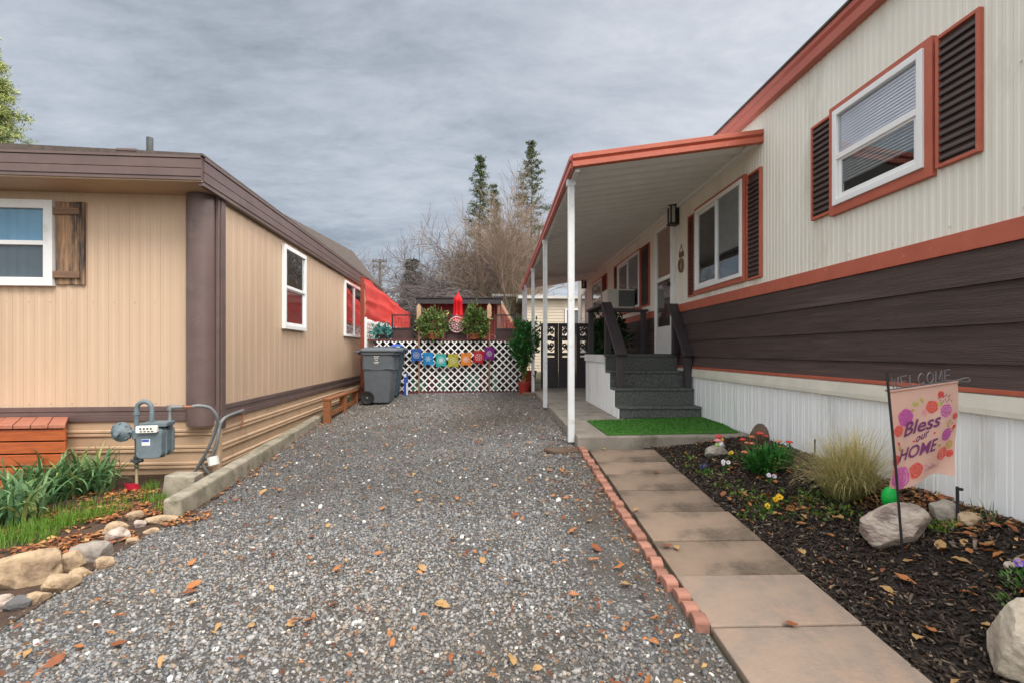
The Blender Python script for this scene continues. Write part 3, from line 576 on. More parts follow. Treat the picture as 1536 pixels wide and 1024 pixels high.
# ================================================================== SLAB, MAT, PORCH
ZS = .454
sl0 = gp(870, 673); ySl = 5.03; xSl = .80
m = MB(); m.box(xSl, XW - .02, ySl, 13.4, .20, ZS); m.solo('concrete_slab', T['conc'], 'weathered concrete patio slab under the awning posts', 'slab', bevel=.012)
q = [atZ(px, py, ZS + .005) for px, py in ((881, 631), (1065, 625.5), (1108, 648.5), (911, 652))]
m = MB(); m.prism([(p.x, p.y, ZS + .002) for p in q], (0, 0, .014)); MT = m.solo('turf_mat', T['turf'], 'bright green artificial grass mat at the foot of the steps', 'mat')
bl = []; n = 9000
u, v = npr.uniform(.004, .996, n), npr.uniform(.01, .99, n); qa = np.array([tuple(p) for p in q])
P = (1 - u)[:, None] * ((1 - v)[:, None] * qa[0] + v[:, None] * qa[3]) + u[:, None] * ((1 - v)[:, None] * qa[1] + v[:, None] * qa[2]); P[:, 2] = ZS + .014
d = npr.normal(size=(n, 3)) * .007; d[:, 2] = npr.uniform(.008, .016, n); s_ = npr.normal(size=(n, 3)) * .004; s_[:, 2] = 0
V = np.stack([P - s_, P + s_, P + d], 1).reshape(-1, 3); c = np.repeat(np.array([(.06, .20, .026)]) * npr.uniform(.55, 1.35, (n, 1)), 3, 0)
np_mesh('turf_pile', V, np.arange(3 * n).reshape(n, 3), T['turfb'], MT, c)
PO = thing('porch_steps', 'charcoal carpeted porch steps with white side panels and plum railings', 'porch steps', (2.08, 7.4, ZS))
xa, xb = 1.54, XW - .03
fr_ = [6.37, 6.62, 6.90, 7.20]; tp = [CZ - .695, CZ - .48, CZ - .265, CZ - .04]; yB = 8.72
m = MB()
for i in range(4):
    ye = fr_[i + 1] + .03 if i < 3 else yB; z0 = ZS + .003 if i == 0 else tp[i - 1] - .03
    m.box(xa + (0 if i else -.0) + .006, xb - (.0 if i else -.0), fr_[i], ye, z0, tp[i])
    m.box(xa + .006, xb, fr_[i] - .018, fr_[i] + .01, tp[i] - .035, tp[i] + .0015)
m.build('carpeted_steps', T['carpet'], PO, bevel=.012, segs=3)
poly = [(xa - .012, fr_[0] + .005, ZS + .002)]
for i in range(4):
    poly += [(xa - .012, fr_[i] + .005, tp[i] - .03)] + ([(xa - .012, fr_[i + 1] + .005, tp[i] - .03)] if i < 3 else [])
poly += [(xa - .012, yB, tp[3] - .03), (xa - .012, yB, ZS + .002)]
MB().prism(poly, (.016, 0, 0)).build('side_panel', T['skirt'], PO)
m = MB(); yy = fr_[0] + .18
while yy < yB: m.box(xa - .018, xa - .0125, yy, yy + .012, ZS + .01, min(tp[3] - .12, tp[max(j for j in range(4) if fr_[j] <= yy - .0)] - .05)); yy += .2
m.build('panel_batten', T['skirt'], PO)
MB().box(xa - .035, xa - .019, fr_[3] - .03, yB, tp[3] - .115, tp[3] - .005).build('edge_board', T['white'], PO, bevel=.004)
def railpost(x, y, z0, z1, w=.085): MB().box(x - w / 2, x + w / 2, y - w / 2, y + w / 2, z0, z1).build('rail_post', T['rail'], PO, bevel=.004)
zt3 = tp[3] + .73
for (x, lo_) in ((1.635, 1), (2.54, 0)):
    yl = 6.70; zl_ = CZ + .02; yu = 7.50 if lo_ else 7.20; zu = CZ + (.66 if lo_ else .60)
    railpost(x, yl, tp[1] + .001, zl_ - .03); railpost(x, yu - .03, tp[3] + .001, zu - .03)
    dv = Vector((0, yu - yl, zu - zl_)).normalized()
    MB().beam(Vector((x, yl, zl_)) - dv * .11, Vector((x, yu, zu)) + dv * .10, .155, .042).build('handrail', T['rail'], PO, bevel=.005)
railpost(1.60, 8.62, tp[3] + .001, zt3 - .02); railpost(2.50, 8.62, tp[3] + .001, zt3 - .02)
MB().box(1.53, 1.67, 7.62, 8.70, zt3 - .018, zt3 + .022).build('top_rail', T['rail'], PO, bevel=.004)
MB().box(1.672, 2.57, 8.55, 8.69, zt3 - .018, zt3 + .022).build('top_rail', T['rail'], PO, bevel=.004)
# air conditioner sticking out of the third window
a0 = 9.38; AC = thing('air_conditioner', 'ivory window air conditioner jutting from the wall beyond the porch', 'air conditioner', (2.25, a0 + .3, 2.1))
MB().box(2.05, XW - .06, a0, a0 + .48, 2.10, 2.46).build('casing', T['acw'], AC, bevel=.012)
m = MB(); m.box(2.26, 2.55, a0 - .006, a0 - .001, 2.13, 2.43)
for i in range(8): m.box(2.28, 2.53, a0 - .012, a0 - .0065, 2.15 + i * .035, 2.165 + i * .035)
m.build('grille', T['grille'], AC)
# ================================================================== PAVERS AND BRICK EDGING
JY = [1.36, 1.80] + [gp(1000, py).y for py in ()]
def py2y(px, py): return gp(px, py).y
JY = [1.72, py2y(1063, 946.7), py2y(1018, 867.6), py2y(978, 814.4), py2y(955, 770), py2y(935, 737.5), py2y(915, 713), py2y(900, 694), py2y(890, 676)]
JY = [JY[0] - .44] + JY
for i in range(len(JY) - 1):
    y0, y1 = JY[i] + .006, JY[i + 1] - .006; new = i < 3
    xL = .885 + (0 if new else .012) + rnd.uniform(-.004, .004); xR = (1.535 if new else 1.535 + rnd.uniform(-.01, .006))
    z = lambda x, y: gz(.9, y) + (.022 if new else .016)
    b = [(xL, y0), (xR, y0 + rnd.uniform(-.004, .004)), (xR, y1), (xL, y1)]; dz = rnd.uniform(-.003, .003)
    MB().hexa([(x, y, z(x, y) - .05) for x, y in b] + [(x, y, z(x, y) + dz) for x, y in b]).solo('paver', T['paver2' if new else 'paver'],
        'clean pinkish grey paver at the near end of the walkway' if new else 'brown stained concrete paver in the walkway to the porch', 'paver', 'walkway pavers' if not new else 'clean near walkway pavers', bevel=.006)
yb0 = gp(1046, 925).y - .06; i = 0; y = yb0
while y < ySl - .06:
    ln = .098; z0 = gz(.8, y) - .044; x0 = .805 - .008 + rnd.uniform(-.006, .006) + (.03 if i < 3 else 0); w_ = .060
    prof = [(-.049, 0), (.049, 0)] + [(.049 * math.cos(t) * .98, .066 + .017 * math.sin(t) ** .8) for t in lin(.0, math.pi, 9)]
    hz = rnd.uniform(-.012, .010); tl = rnd.uniform(-.05, .05); rz = rnd.uniform(-.14, .14)
    vs = [Vector((0, a, b)) for a, b in prof]; mt = Matrix.Translation((x0, y, z0 + hz)) @ Matrix.Rotation(tl, 4, 'X') @ Matrix.Rotation(rz, 4, 'Z')
    MB().prism([mt @ v for v in vs], mt.to_3x3() @ Vector((w_, 0, 0))).solo('edging_brick', T['brick'], 'small rounded red brick in the edging row between gravel and walkway', 'brick', 'red edging bricks along the walkway', bevel=.006)
    y += .1035; i += 1
# ================================================================== LEFT HOME
d_ = ray(326, 600); LC = Vector((d_.x * 5.25, d_.y * 5.25, 0)); RL = R(3.46)
LM = Matrix.Translation(LC) @ Matrix.Rotation(RL, 4, 'Z'); LI = LM.inverted()
nS = Vector((math.cos(RL), math.sin(RL), 0)); nF = Vector((-math.sin(RL), math.cos(RL), 0))
def lS(px, py, off=0): p = LI @ at_plane(px, py, LC + nS * off, nS); return p.y, p.z         # side wall: (local y, z)
def lF(px, py, off=0): p = LI @ at_plane(px, py, LC + nF * off, nF); return p.x, p.z         # front wall: (local x, z)
G = thing('neighbour_mobile_home', 'tan mobile home with brown trim across the gravel drive on the left', 'mobile home', tuple(LC), RL)
def lw(p): return LM @ Vector(p)
sp_ = lambda s, d, z: lw((d, s, z)); fp_ = lambda s, d, z: lw((s, -d, z))
zbt = lS(338, 605.5)[1]; ztop = lS(339, 306)[1]; Le = 9.7; z_sk = lS(338, 626)[1]; Wd = -8.5
def lbox(x0, x1, y0, y1, z0, z1): return MB().mbox(lambda a, b, c: lw((a, b, c)), x0, x1, y0, y1, z0, z1)
lbox(Wd, -.008, .008, Le, .1, 2.95).build('wall', T['tan'], G)
nails(ribbed(sp_, .06, Le, zbt, 2.9, .20, .004, .002), sp_, (zbt + .06, 1.62, 2.6), .3, 6, .41, .006).build('side_siding', T['tan'], G)
nails(ribbed(fp_, Wd, -.20, zbt - .01, 2.96, .10, .006, .002), fp_, (zbt + .04, 1.80, 2.82), -4.2, -.45, .20, .009).build('front_siding', T['tan'], G)
m = MB(); zz_ = z_sk
for (mp, s0, s1) in ((sp_, .0, Le), (fp_, Wd, .0)):
    h3 = (zbt - z_sk)
    m.mbox(mp, s0, s1, .0, .030, zbt - h3 * .30, zbt + .004); m.mbox(mp, s0, s1, .0, .022, zbt - h3 * .62, zbt - h3 * .30); m.mbox(mp, s0, s1, .0, .034, z_sk, zbt - h3 * .62)
m.build('belly_trim', T['brown'], G, bevel=.004)
m = MB()
prof = []; z = z_sk; zb_ = -.12
while z > zb_:
    prof += [(.012, z), (.012, z - .085), (.030, z - .095), (.030, z - .112), (.014, z - .120), (.030, z - .130), (.030, z - .148), (.012, z - .158)]; z -= .168
for (mp, s0, s1) in ((sp_, .03, Le), (fp_, Wd, -.03)):
    vs = [mp(s, d, zq) for d, zq in prof for s in (s0, s1)]
    m.add(vs, [(2 * i, 2 * i + 2, 2 * i + 3, 2 * i + 1) for i in range(len(prof) - 1)])
m.build('skirting', T['tanskirt'], G, recalc=False)
lbox(-.035, .036, -.036, .035, -.12, z_sk - .002).build('skirting_corner', T['tanskirt'], G, bevel=.004)
# corner: half-round column on the front, trim on the side
zs0 = 2.90
xc0, xc1 = lF(283, 500)[0], lF(325, 500)[0]; rc = (xc1 - xc0) / 2; xm = (xc0 + xc1) / 2; zc0 = lF(305, 636)[1]
pr_ = [(xm + rc * math.cos(t), -.02 - rc * .95 * math.sin(t)) for t in lin(0, math.pi, 15)]
m = MB().prism([lw((a, b, zc0)) for a, b in pr_], (0, 0, zs0 - zc0)); m.build('corner_column', T['brown'], G, smooth=40)
m = lbox(xc1 + .004, .028, -.03, .11, .0 + z_sk - .1, zs0); m.mbox(lambda a, b, c: lw((a, b, c)), .028, .04, .01, .10, z_sk - .09, zs0); m.build('corner_trim', T['brown'], G, bevel=.004)
# eaves
oh = .46; zf0, zf1 = 2.915, 3.14
lbox(Wd, .075, -oh, .02, zf0 - .012, zf0 + .01).build('soffit', T['tansoffit'], G)
def grooves(a, b, mp, s0, s1, d): 
    m = MB(); h = b - a
    for q0, q1, dd in ((0, .12, .004), (.12, .15, 0), (.15, .46, .012), (.46, .49, 0), (.49, .86, .012), (.86, .9, .002), (.9, 1.0, .02)):
        m.mbox(mp, s0, s1, d - .03, d + dd + .012, a + h * q0, a + h * q1 + (.0005 if q1 < 1 else 0))
    return m
grooves(zf0, zf1, lambda s, d, z: lw((s, -d, z)), Wd, .077, oh).build('front_fascia', T['brown'], G)
grooves(ztop - .01, zf1, lambda s, d, z: lw((d, s, z)), -oh + .02, Le + .2, .066).build('side_fascia', T['brown'], G)
# roof: low crown with a drip edge
m = MB(); m.prism([lw((.095, -oh - .03, zf1 + .001)), lw((.095, -oh - .03, zf1 + .022)), lw((-2.1, -oh - .03, zf1 + .065)), lw((-4.2, -oh - .03, zf1 + .09)), lw((-6.4, -oh - .03, zf1 + .065)), lw((Wd - .1, -oh - .03, zf1 + .02)), lw((Wd - .1, -oh - .03, zf1 + .001))], nF * (Le + oh + .25)); m.build('roof', T['roofd'], G)
# raised roof over the rear half
ya, yb_, yc = lS(418, 326, .06)[0], lS(529, 377, .0)[0], lS(571, 431, .06)[0]
zpk = lS(529, 377, -.30)[1]
A = (.09, ya, zf1 + .02); B = (-.30, lS(529, 377, -.30)[0], zpk); D = (.09, yc, zf1 + .02); Bk = (-2.6, B[1], zpk + .10); A2 = (-2.6, ya - .3, zf1 + .2); D2 = (-2.6, yc + .2, zf1 + .2)
m = MB().add([lw(p) for p in (A, B, D, Bk, A2, D2)], [(0, 2, 1), (0, 1, 3, 4), (2, 5, 3, 1), (4, 3, 5), (0, 4, 5, 2)]); m.build('raised_roof', T['roofd'], G)
xv, zv = lF(219, 226, -.2)
MB().lathe(lw((xv, -.14, zf1 + .02)), [(.035, 0), (.032, .03), (.030, .03), (.030, .27), (.025, .27)], 12).build('vent_pipe', T['dpipe'], G, smooth=40)
lbox(xv - .09, xv + .09, -oh - .036, -.1, zf1 + .022, zf1 + .045).build('vent_flashing', T['brown'], G, bevel=.003)
# windows
xR = lF(85, 360)[0]; zA, zB = lF(60, 430)[1], lF(60, 302)[1]
window(G, fp_, xR - 1.25, xR, zA, zB, 'v', [(0, 1, .5, 1, [('bluerefl', 0, 1), ('clear', 0, 0)]), (0, 1, 0, .5, [('greycurt', 0, 1), ('clear', 0, 0)])], mat='white', f=.085, dep=.06, label='white framed window in the front wall with painted blue reflection in the upper pane')
s0, s1 = lS(421.5, 430)[0], lS(454.5, 430)[0]; zA, zB = lS(422, 493)[1], lS(422, 366)[1]
window(G, sp_, s0, s1, zA, zB, 'v', [(0, 1, .5, 1, []), (0, 1, 0, .5, [('sash', 0, 1), ('redrefl', 0, 1)])], mat='vinyl', f=.06, dep=.06)
s0, s1 = lS(514.5, 460)[0], lS(541, 460)[0]; zA, zB = lS(514.5, 504)[1], lS(514.5, 420)[1]
window(G, sp_, s0, s1, zA, zB, 'h', [(0, .5, 0, 1, []), (.5, 1, 0, 1, [('redrefl', 0, .78)])], mat='vinyl', f=.05, dep=.06)
# rustic shutter
x0, x1 = lF(85, 400)[0] + .012, lF(130, 400)[0]; zA, zB = lF(105, 428)[1], lF(105, 304)[1]; w3 = (x1 - x0 - .006) / 3
m = MB()
for i in range(3): m.mbox(fp_, x0 + i * (w3 + .003), x0 + i * (w3 + .003) + w3, .010, .030 + .002 * i, zA + .004 * (i == 1), zB - .004 * (i == 1))
o = m.build('shutter', T['barn'], G, bevel=.003); o['label'] = 'rustic plank shutter of weathered barn wood'
h = zB - zA
for zc in (zA + h * .12, zB - h * .12): MB().mbox(fp_, x0 - .012, x1 - .035, .0345, .056, zc - h * .04, zc + h * .04).build('batten', T['barn2'], o, bevel=.003)
# ================================================================== CURB, CONCRETE BLOCK, DECK, BENCH
c0 = gp(287, 764); c1 = gp(485, 636)
c0 = Vector((-2.37, 3.86, 0)); c1 = Vector((-2.86, 8.35, 0))
t = (c1 - c0).normalized(); sd = Vector((t.y, -t.x, 0))
m = MB(); ns = 14; vs = []
for i in range(ns + 1):
    p = c0.lerp(c1, i / ns); zg = gz(p.x, p.y); hh = .155 - .035 * (i / ns); j = noise.noise((i * .7, 1, 2)) * .012
    a = p + sd * j; b = p - sd * (.125 + j)
    vs += [(a.x + sd.x * .012, a.y + sd.y * .012, zg - .05), (a.x, a.y, zg + hh + j), (b.x, b.y, zg + hh + j * .5), (b.x, b.y, zg - .05)]
m.add(vs, [(4 * i + k, 4 * i + (k + 1) % 4, 4 * i + 4 + (k + 1) % 4, 4 * i + 4 + k) for i in range(ns) for k in range(4)] + [(0, 1, 2, 3), tuple(range(4 * ns, 4 * ns + 4))]).solo('concrete_curb', T['concm'], 'long weathered concrete curb along the left edge of the gravel', 'curb', bevel=.02, segs=3)
b0 = gp(262, 742); MB().prism([(-.13, -.09, 0), (.13, -.09, 0), (.13, .09, 0), (-.13, .09, 0)], (0, 0, .17))
bx = gp(262, 746) + Vector((0, .1, 0))
m = MB(); mt = Matrix.Translation((bx.x, bx.y, gz(bx.x, bx.y) - .03)) @ Matrix.Rotation(.06, 4, 'Z') @ Matrix.Rotation(.05, 4, 'Y')
m.hexa([mt @ Vector(p) for p in ((-.13, -.08, 0), (.13, -.08, 0), (.13, .12, 0), (-.13, .12, 0), (-.12, -.07, .21), (.135, -.08, .21), (.12, .11, .21), (-.12, .11, .205))]).solo('concrete_block', T['concm'], 'mossy concrete block standing in the weeds near the curb', 'concrete block', bevel=.012)
DK = thing('wooden_deck_step', 'orange stained wooden deck step against the tan front wall', 'deck step', tuple(lw((-2.0, -.62, .2))), RL)
zd = .65; xf = (LI @ atY(97.5, 640, 4.66)).x; yd0 = (LI @ atY(97.5, 640, 4.66)).y; xk = (LI @ atY(99, 622, 5.2)).x
def skx(t): return xf + (xk - xf) * t
m = MB()
for i in range(9):
    a0 = -i * .145; 
    def q_(t, dz): return [lw((skx(t) + a0 + .015, yd0 - .02 + (-.04 - yd0 + .02) * t, zd + dz)), lw((skx(t) + a0 - .124, yd0 - .02 + (-.04 - yd0 + .02) * t, zd + dz))]
    e_ = .0025 * (i % 2); r0, r1 = q_(0, e_), q_(1, e_); u0, u1 = q_(0, -.034), q_(1, -.034)
    m.hexa([u0[0], u0[1], u1[1], u1[0], r0[0], r0[1], r1[1], r1[0]])
m.build('deck_boards', T['cedartop'], DK, bevel=.005)
m = MB()
for i in range(6): m.mbox(lambda a, b, c: lw((a, b, c)), xf - 1.5, xf, yd0, yd0 + .025, zd - .045 - i * .112 - .100, zd - .045 - i * .112)
for i in range(6):
    z0_, z1_ = zd - .045 - i * .112 - .100, zd - .045 - i * .112; pq = [(skx(.06), yd0 + .026), (skx(1), -.04), (skx(1) - .025, -.04), (skx(.06) - .025, yd0 + .026)]
    m.hexa([lw((a, b, z0_)) for a, b in pq] + [lw((a, b, z1_)) for a, b in pq])
m.build('face_boards', T['cedar'], DK, bevel=.005)
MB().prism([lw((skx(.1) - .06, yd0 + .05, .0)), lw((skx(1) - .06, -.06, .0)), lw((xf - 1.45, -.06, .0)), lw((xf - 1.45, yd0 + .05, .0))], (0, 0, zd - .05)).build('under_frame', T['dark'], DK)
# low timber rack by the curb
bA = gp(487, 634); bB = Vector((lw((.28, 6.1, 0)).x, lw((.28, 6.1, 0)).y, 0)); bA.z = 0; 
bA = Vector((lw((.30, 2.92, 0)).x, lw((.30, 2.92, 0)).y, 0))
bA = Vector(atZ(491, 634, gz(-2.8, 8) + .01)); bA.z = 0
t = Vector((nF.x, nF.y, 0)); bB = bA + t * 2.5
BN = thing('low_timber_rack', 'low brown timber rack of posts and rails against the tan skirting', 'timber rack', (bA.x, bA.y, gz(bA.x, bA.y)))
zt_ = gz(bA.x, bA.y) + .40
for q in (0, 1.05, 2.1):
    p = bA + t * q; g_ = gz(p.x, p.y); MB().prism([p + Vector((a, b, g_ - .005)) for a, b in ((-.055, -.05), (.055, -.05), (.055, .05), (-.055, .05))], (0, 0, zt_ - g_ - .03)).build('rack_post', T['bench'], BN, bevel=.006)
MB().beam(Vector((bA.x, bA.y, zt_ - .012)) - t * .06, Vector((bB.x, bB.y, zt_ - .012)), .13, .034).build('top_rail', T['bench'], BN, bevel=.004)
MB().beam(Vector((bA.x, bA.y, zt_ - .27)) + t * .05, Vector((bB.x, bB.y, zt_ - .25)), .05, .075).build('lower_rail', T['bench'], BN, bevel=.004)
MB().beam(Vector((bA.x - .02, bA.y, zt_ + .018)) + t * 1.2, Vector((bB.x - .02, bB.y, zt_ + .018)), .10, .025).build('loose_plank', T['wood'], BN, bevel=.003)
# ================================================================== GAS METER
yM = 4.80
def gm(px, py, dy=0): return atY(px, py, yM + dy)
gb = gm(205, 732); MG = thing('gas_meter', 'grey gas meter with round regulator on a pipe near the front wall', 'gas meter', (gb.x, yM, gz(gb.x, yM)))
zc = gz(gb.x, yM)
MB().tube([(gb.x, yM, zc - .02), (gb.x, yM, gm(205, 700).z)], .013, 8).build('ground_pipe', T['tanpipe'], MG)
m = MB().tube([(gb.x, yM, gm(205, 702).z), (gb.x, yM, gm(205, 655).z)], .016, 10)
m.lathe((gb.x, yM, gm(205, 694).z), [(.02, 0), (.03, .004), (.03, .03), (.02, .034), (.024, .04), (.024, .07), (.018, .074)], 10); m.tube([(gb.x - .05, yM, gm(205, 690).z), (gb.x + .055, yM, gm(205, 690).z)], .016, 8)
m.build('valve_pipe', T['dpipe'], MG, smooth=40)
tp_ = gm(205, 614); xr2 = gm(228, 614).x; r_ = (xr2 - tp_.x) / 2; zt_ = gm(205, 613).z
pts = [(gb.x, yM, gm(205, 660).z), (gb.x, yM, zt_)] + [(gb.x + r_ - r_ * math.cos(a), yM, zt_ + r_ * math.sin(a)) for a in lin(.3, math.pi, 10)] + [(xr2, yM, gm(228, 634).z)]
m = MB().tube(pts, .0205, 12); m.lathe((gb.x, yM, gm(205, 658).z), [(.024, 0), (.034, .006), (.034, .085), (.024, .092)], 12); m.lathe((xr2, yM, gm(228, 636).z), [(.028, 0), (.028, .02), (.023, .024)], 12)
m.lathe((xr2, yM, gm(228, 634).z), [(.032, 0), (.032, .022)], 6); m.lathe((gb.x, yM, gm(205, 622).z), [(.027, 0), (.027, .03)], 8); m.build('riser_loop', T['meter'], MG, smooth=40)
rc_ = gm(178, 648, -.03)
m = MB().lathe((rc_.x, yM - .0, rc_.z), [(.03, -.06), (.075, -.045), (.088, -.02), (.092, -.018), (.092, .004), (.086, .006), (.06, .030), (.03, .042), (.026, .060), (.012, .064)], 26, ax='y')
m.tube([(rc_.x + .05, yM, rc_.z), (gb.x - .01, yM, rc_.z + .0)], .017, 10); m.lathe((rc_.x + .105, yM, rc_.z), [(.026, -.012), (.026, .012)], 6, ax='x')
m.lathe((rc_.x, yM - .052, rc_.z - .015), [(.022, 0), (.022, .02), (.012, .024)], 6, ax='y')
for i in range(8): m.lathe((rc_.x + .082 * math.cos(i * .785), yM - .012, rc_.z + .082 * math.sin(i * .785)), [(.007, 0), (.007, .012)], 6, ax='y')
m.build('regulator', T['meter'], MG, smooth=40)
# meter body: front diaphragm case and rear drum
bL, bR = gm(212, 660).x, gm(250, 660).x; zB_, zT_ = gm(230, 684).z, gm(230, 641).z; xc = (bL + bR) / 2; wB = (bR - bL) / 2
def rrect(xc, zc, hw, hh, r, n=6):
    o = []
    for cx, cz, a0 in ((xc + hw - r, zc + hh - r, 0), (xc - hw + r, zc + hh - r, 90), (xc - hw + r, zc - hh + r, 180), (xc + hw - r, zc - hh + r, 270)):
        o += [(cx + r * math.cos(R(a0 + 90 * i / n)), cz + r * math.sin(R(a0 + 90 * i / n))) for i in range(n + 1)]
    return o
zc_ = (zB_ + zT_) / 2; hh = (zT_ - zB_) / 2; m = MB(); sk_ = Matrix.Translation((xc, yM, 0)) @ Matrix.Rotation(R(10), 4, 'Z')
def ext(o, y0, y1): m.prism([sk_ @ Vector((a, y0, b)) for a, b in o], sk_.to_3x3() @ Vector((0, y1 - y0, 0)))
ext(rrect(0, zc_, wB * .9, hh, .045), -.10, -.02); ext(rrect(0, zc_, wB * 1.0, hh * 1.06, .05), -.02, .002); ext(rrect(0, zc_, wB * .88, hh * .95, .05), .002, .11); ext(rrect(0, zc_, wB, hh * 1.06, .05), .11, .125); ext(rrect(0, zc_, wB * .9, hh * .98, .045), .125, .18)
m.build('meter_body', T['meter'], MG, bevel=.008)
m = MB()
for i in range(18):
    a, b = rrect(0, zc_, wB * .95, hh * 1.0, .05, 4)[i % 20]
    p = sk_ @ Vector((a, -.022, b)); m.lathe(p, [(.007, -.002), (.007, .006)], 6, ax='y')
m.build('bolts', T['meter'], MG)
m = MB(); ext(rrect(-.005, zT_ + .005, wB * .75, .032, .012), -.135, -.10); m.build('index_cover', T['paper'], MG, bevel=.004)
m = MB(); 
for i in range(4): m.lathe(sk_ @ Vector((-.05 + i * .028, -.136, zT_ + .012)), [(.008, 0), (.008, .003)], 10, ax='y')
for i in (0, 1, 2, 3): m.prism([sk_ @ Vector((-.055 + i * .03 + a, -.138, zT_ - .016 + b)) for a, b in ((0, 0), (.018, 0), (.018, .008), (0, .008))], (0, .002, 0))
m.build('dials', T['black'], MG)
m = MB(); m.prism([sk_ @ Vector((a, -.103, b)) for a, b in ((-.055, zc_ - .012), (.012, zc_ - .012), (.012, zc_ + .045), (-.055, zc_ + .045))], sk_.to_3x3() @ Vector((0, .0025, 0))); ob = m.build('sticker', T['paper'], MG)
m = MB(); m.prism([sk_ @ Vector((a, -.105, b)) for a, b in ((-.052, zc_ + .022), (.004, zc_ + .022), (.004, zc_ + .042), (-.052, zc_ + .042))], sk_.to_3x3() @ Vector((0, .0015, 0))); m.build('sticker_band', T['bluepl'], ob)
m = MB(); ext(rrect(.02, zT_ + .035, wB * .95, .02, .01), -.06, .12); m.build('top_casting', T['meter'], MG, bevel=.006)
# outlet
po = gm(255, 636, .12); z2 = gm(255, 610, .12).z
m = MB().tube([(po.x, po.y, po.z - .03), (po.x, po.y, z2)], .017, 10); m.lathe((po.x, po.y, z2 - .03), [(.027, 0), (.027, .05)], 10); m.lathe((po.x, po.y, po.z), [(.028, -.02), (.028, .012)], 6)
m.tube([(po.x - .02, po.y, z2), (gm(275, 609, .12).x, po.y, z2 + .002)], .02, 10); m.build('outlet_tee', T['pipe'], MG, smooth=40)
MB().tube([(gm(273, 609, .12).x, po.y, z2 + .002), (gm(292, 609, .12).x, po.y, z2 + .003)], .013, 8).build('brass_nipple', T['copper'], MG)
def spl(pts, n=8):
    P = [Vector(p) for p in pts]; P = [2 * P[0] - P[1]] + P + [2 * P[-1] - P[-2]]; o = []
    for i in range(1, len(P) - 2):
        for k in range(n):
            t = k / n; a, b, c, d = P[i - 1:i + 3]
            o.append(.5 * ((2 * b) + (c - a) * t + (2 * a - 5 * b + 4 * c - d) * t * t + (3 * b - a - 3 * c + d) * t ** 3))
    return o + [P[-2]]
h1 = [gm(288, 609, .12), gm(300, 608, .14), gm(316, 612, .2), gm(326, 627, .26), gm(322, 648, .32), gm(312, 672, .36), gm(300, 694, .40), gm(291, 708, .42)]
MB().tube(spl(h1), .0165, 10).build('outlet_hose', T['hose'], MG, smooth=True)
h2 = [lw((.06, .42, lS(358, 617, .06)[1])), lw((.06, .30, lS(352, 619, .06)[1])), gm(336, 627, .52), gm(329, 642, .48), gm(326, 660, .46), gm(318, 682, .45), gm(304, 690, .44), gm(306, 700, .44), gm(317, 714, .5)]
CP = MB().tube(spl(h2), .0165, 10).solo('conduit_pipe', T['hose'], 'grey bent conduit running from the corner of the tan home with a white tag', 'conduit', smooth=True)
e1 = lw((.055, .42, lS(358, 617, .05)[1])); e0 = lw((.06, .30, lS(352, 619, .06)[1]))
MB().tube([e0, e1 + (e1 - e0) * .5], .02, 10).build('conduit_fitting', T['pipe'], CP)
e2 = e1 + (e1 - e0) * .45
CUP = MB().tube([e2 + Vector((0, 0, .03)), e2 + Vector((0, 0, -.02)), e2 + Vector((-.005, 0, -.16)), e2 + Vector((.0, -.03, -.175))], .010, 8).solo('drain_pipe', T['copper'], 'thin tan drain pipe on the skirting below the belly trim', 'pipe')
q = gm(318, 684, .42); MB().sheet(lambda u, v: q + Vector((u * .10 + v * .02, .012 * math.sin(u * 5), -v * .085 + u * .02)), lin(-.5, .6, 6), lin(0, 1, 4)).build('tag', T['paper'], CP)
q = gp(201, 738) + Vector((0, .0, .055)); MB().sheet(lambda u, v: q + Vector((u * .135, -.03 + v * .03 + .012 * math.sin(u * 6), .035 - v * .075 - .02 * u)), lin(-.5, .5, 8), lin(0, 1, 4)).solo('pink_marker_flag', T['pinktag'], 'bright pink marker flag at the foot of the gas pipe', 'marker flag', smooth=True)
# ================================================================== PLANT TOOLS
def pick(pal, n, var=.25):
    p = np.array(pal, float); return p[npr.integers(0, len(p), n)] * npr.uniform(1 - var, 1 + var, (n, 1))
def leaves(P, size, aspect, pal, upb=.0, var=.25, out=None):
    n = len(P); a = npr.normal(size=(n, 3)); 
    if out is not None: a = a * .8 + out
    a[:, 2] += upb; a /= np.linalg.norm(a, axis=1)[:, None]
    b = np.cross(a, npr.normal(size=(n, 3))); b /= np.linalg.norm(b, axis=1)[:, None]
    L_ = size * npr.uniform(.45, 1.5, (n, 1)); c_ = np.cross(a, b) * L_ * .12
    V = np.stack([P, P + a * L_ * .5 + b * L_ * aspect * .5 + c_, P + a * L_, P + a * L_ * .5 - b * L_ * aspect * .5 + c_], 1).reshape(-1, 3)
    return V, np.arange(4 * n).reshape(n, 4), np.repeat(pick(pal, n, var), 4, 0)
def clumped(center, rad, ncl, nl, crad):
    c = npr.normal(size=(ncl, 3)); c /= np.linalg.norm(c, axis=1)[:, None]; c *= npr.uniform(.35, 1, (ncl, 1)) ** .5
    lump = np.array([.78 + .55 * noise.noise(tuple(v * 1.9 + np.array(center) * .37)) for v in c])[:, None]; c = np.array(center) + c * lump * 1.12 * np.array(rad); P = np.repeat(c, nl, 0) + npr.normal(size=(ncl * nl, 3)) * crad
    o = P - np.array(center); o /= np.maximum(np.linalg.norm(o, axis=1)[:, None], 1e-6)
    return P, o
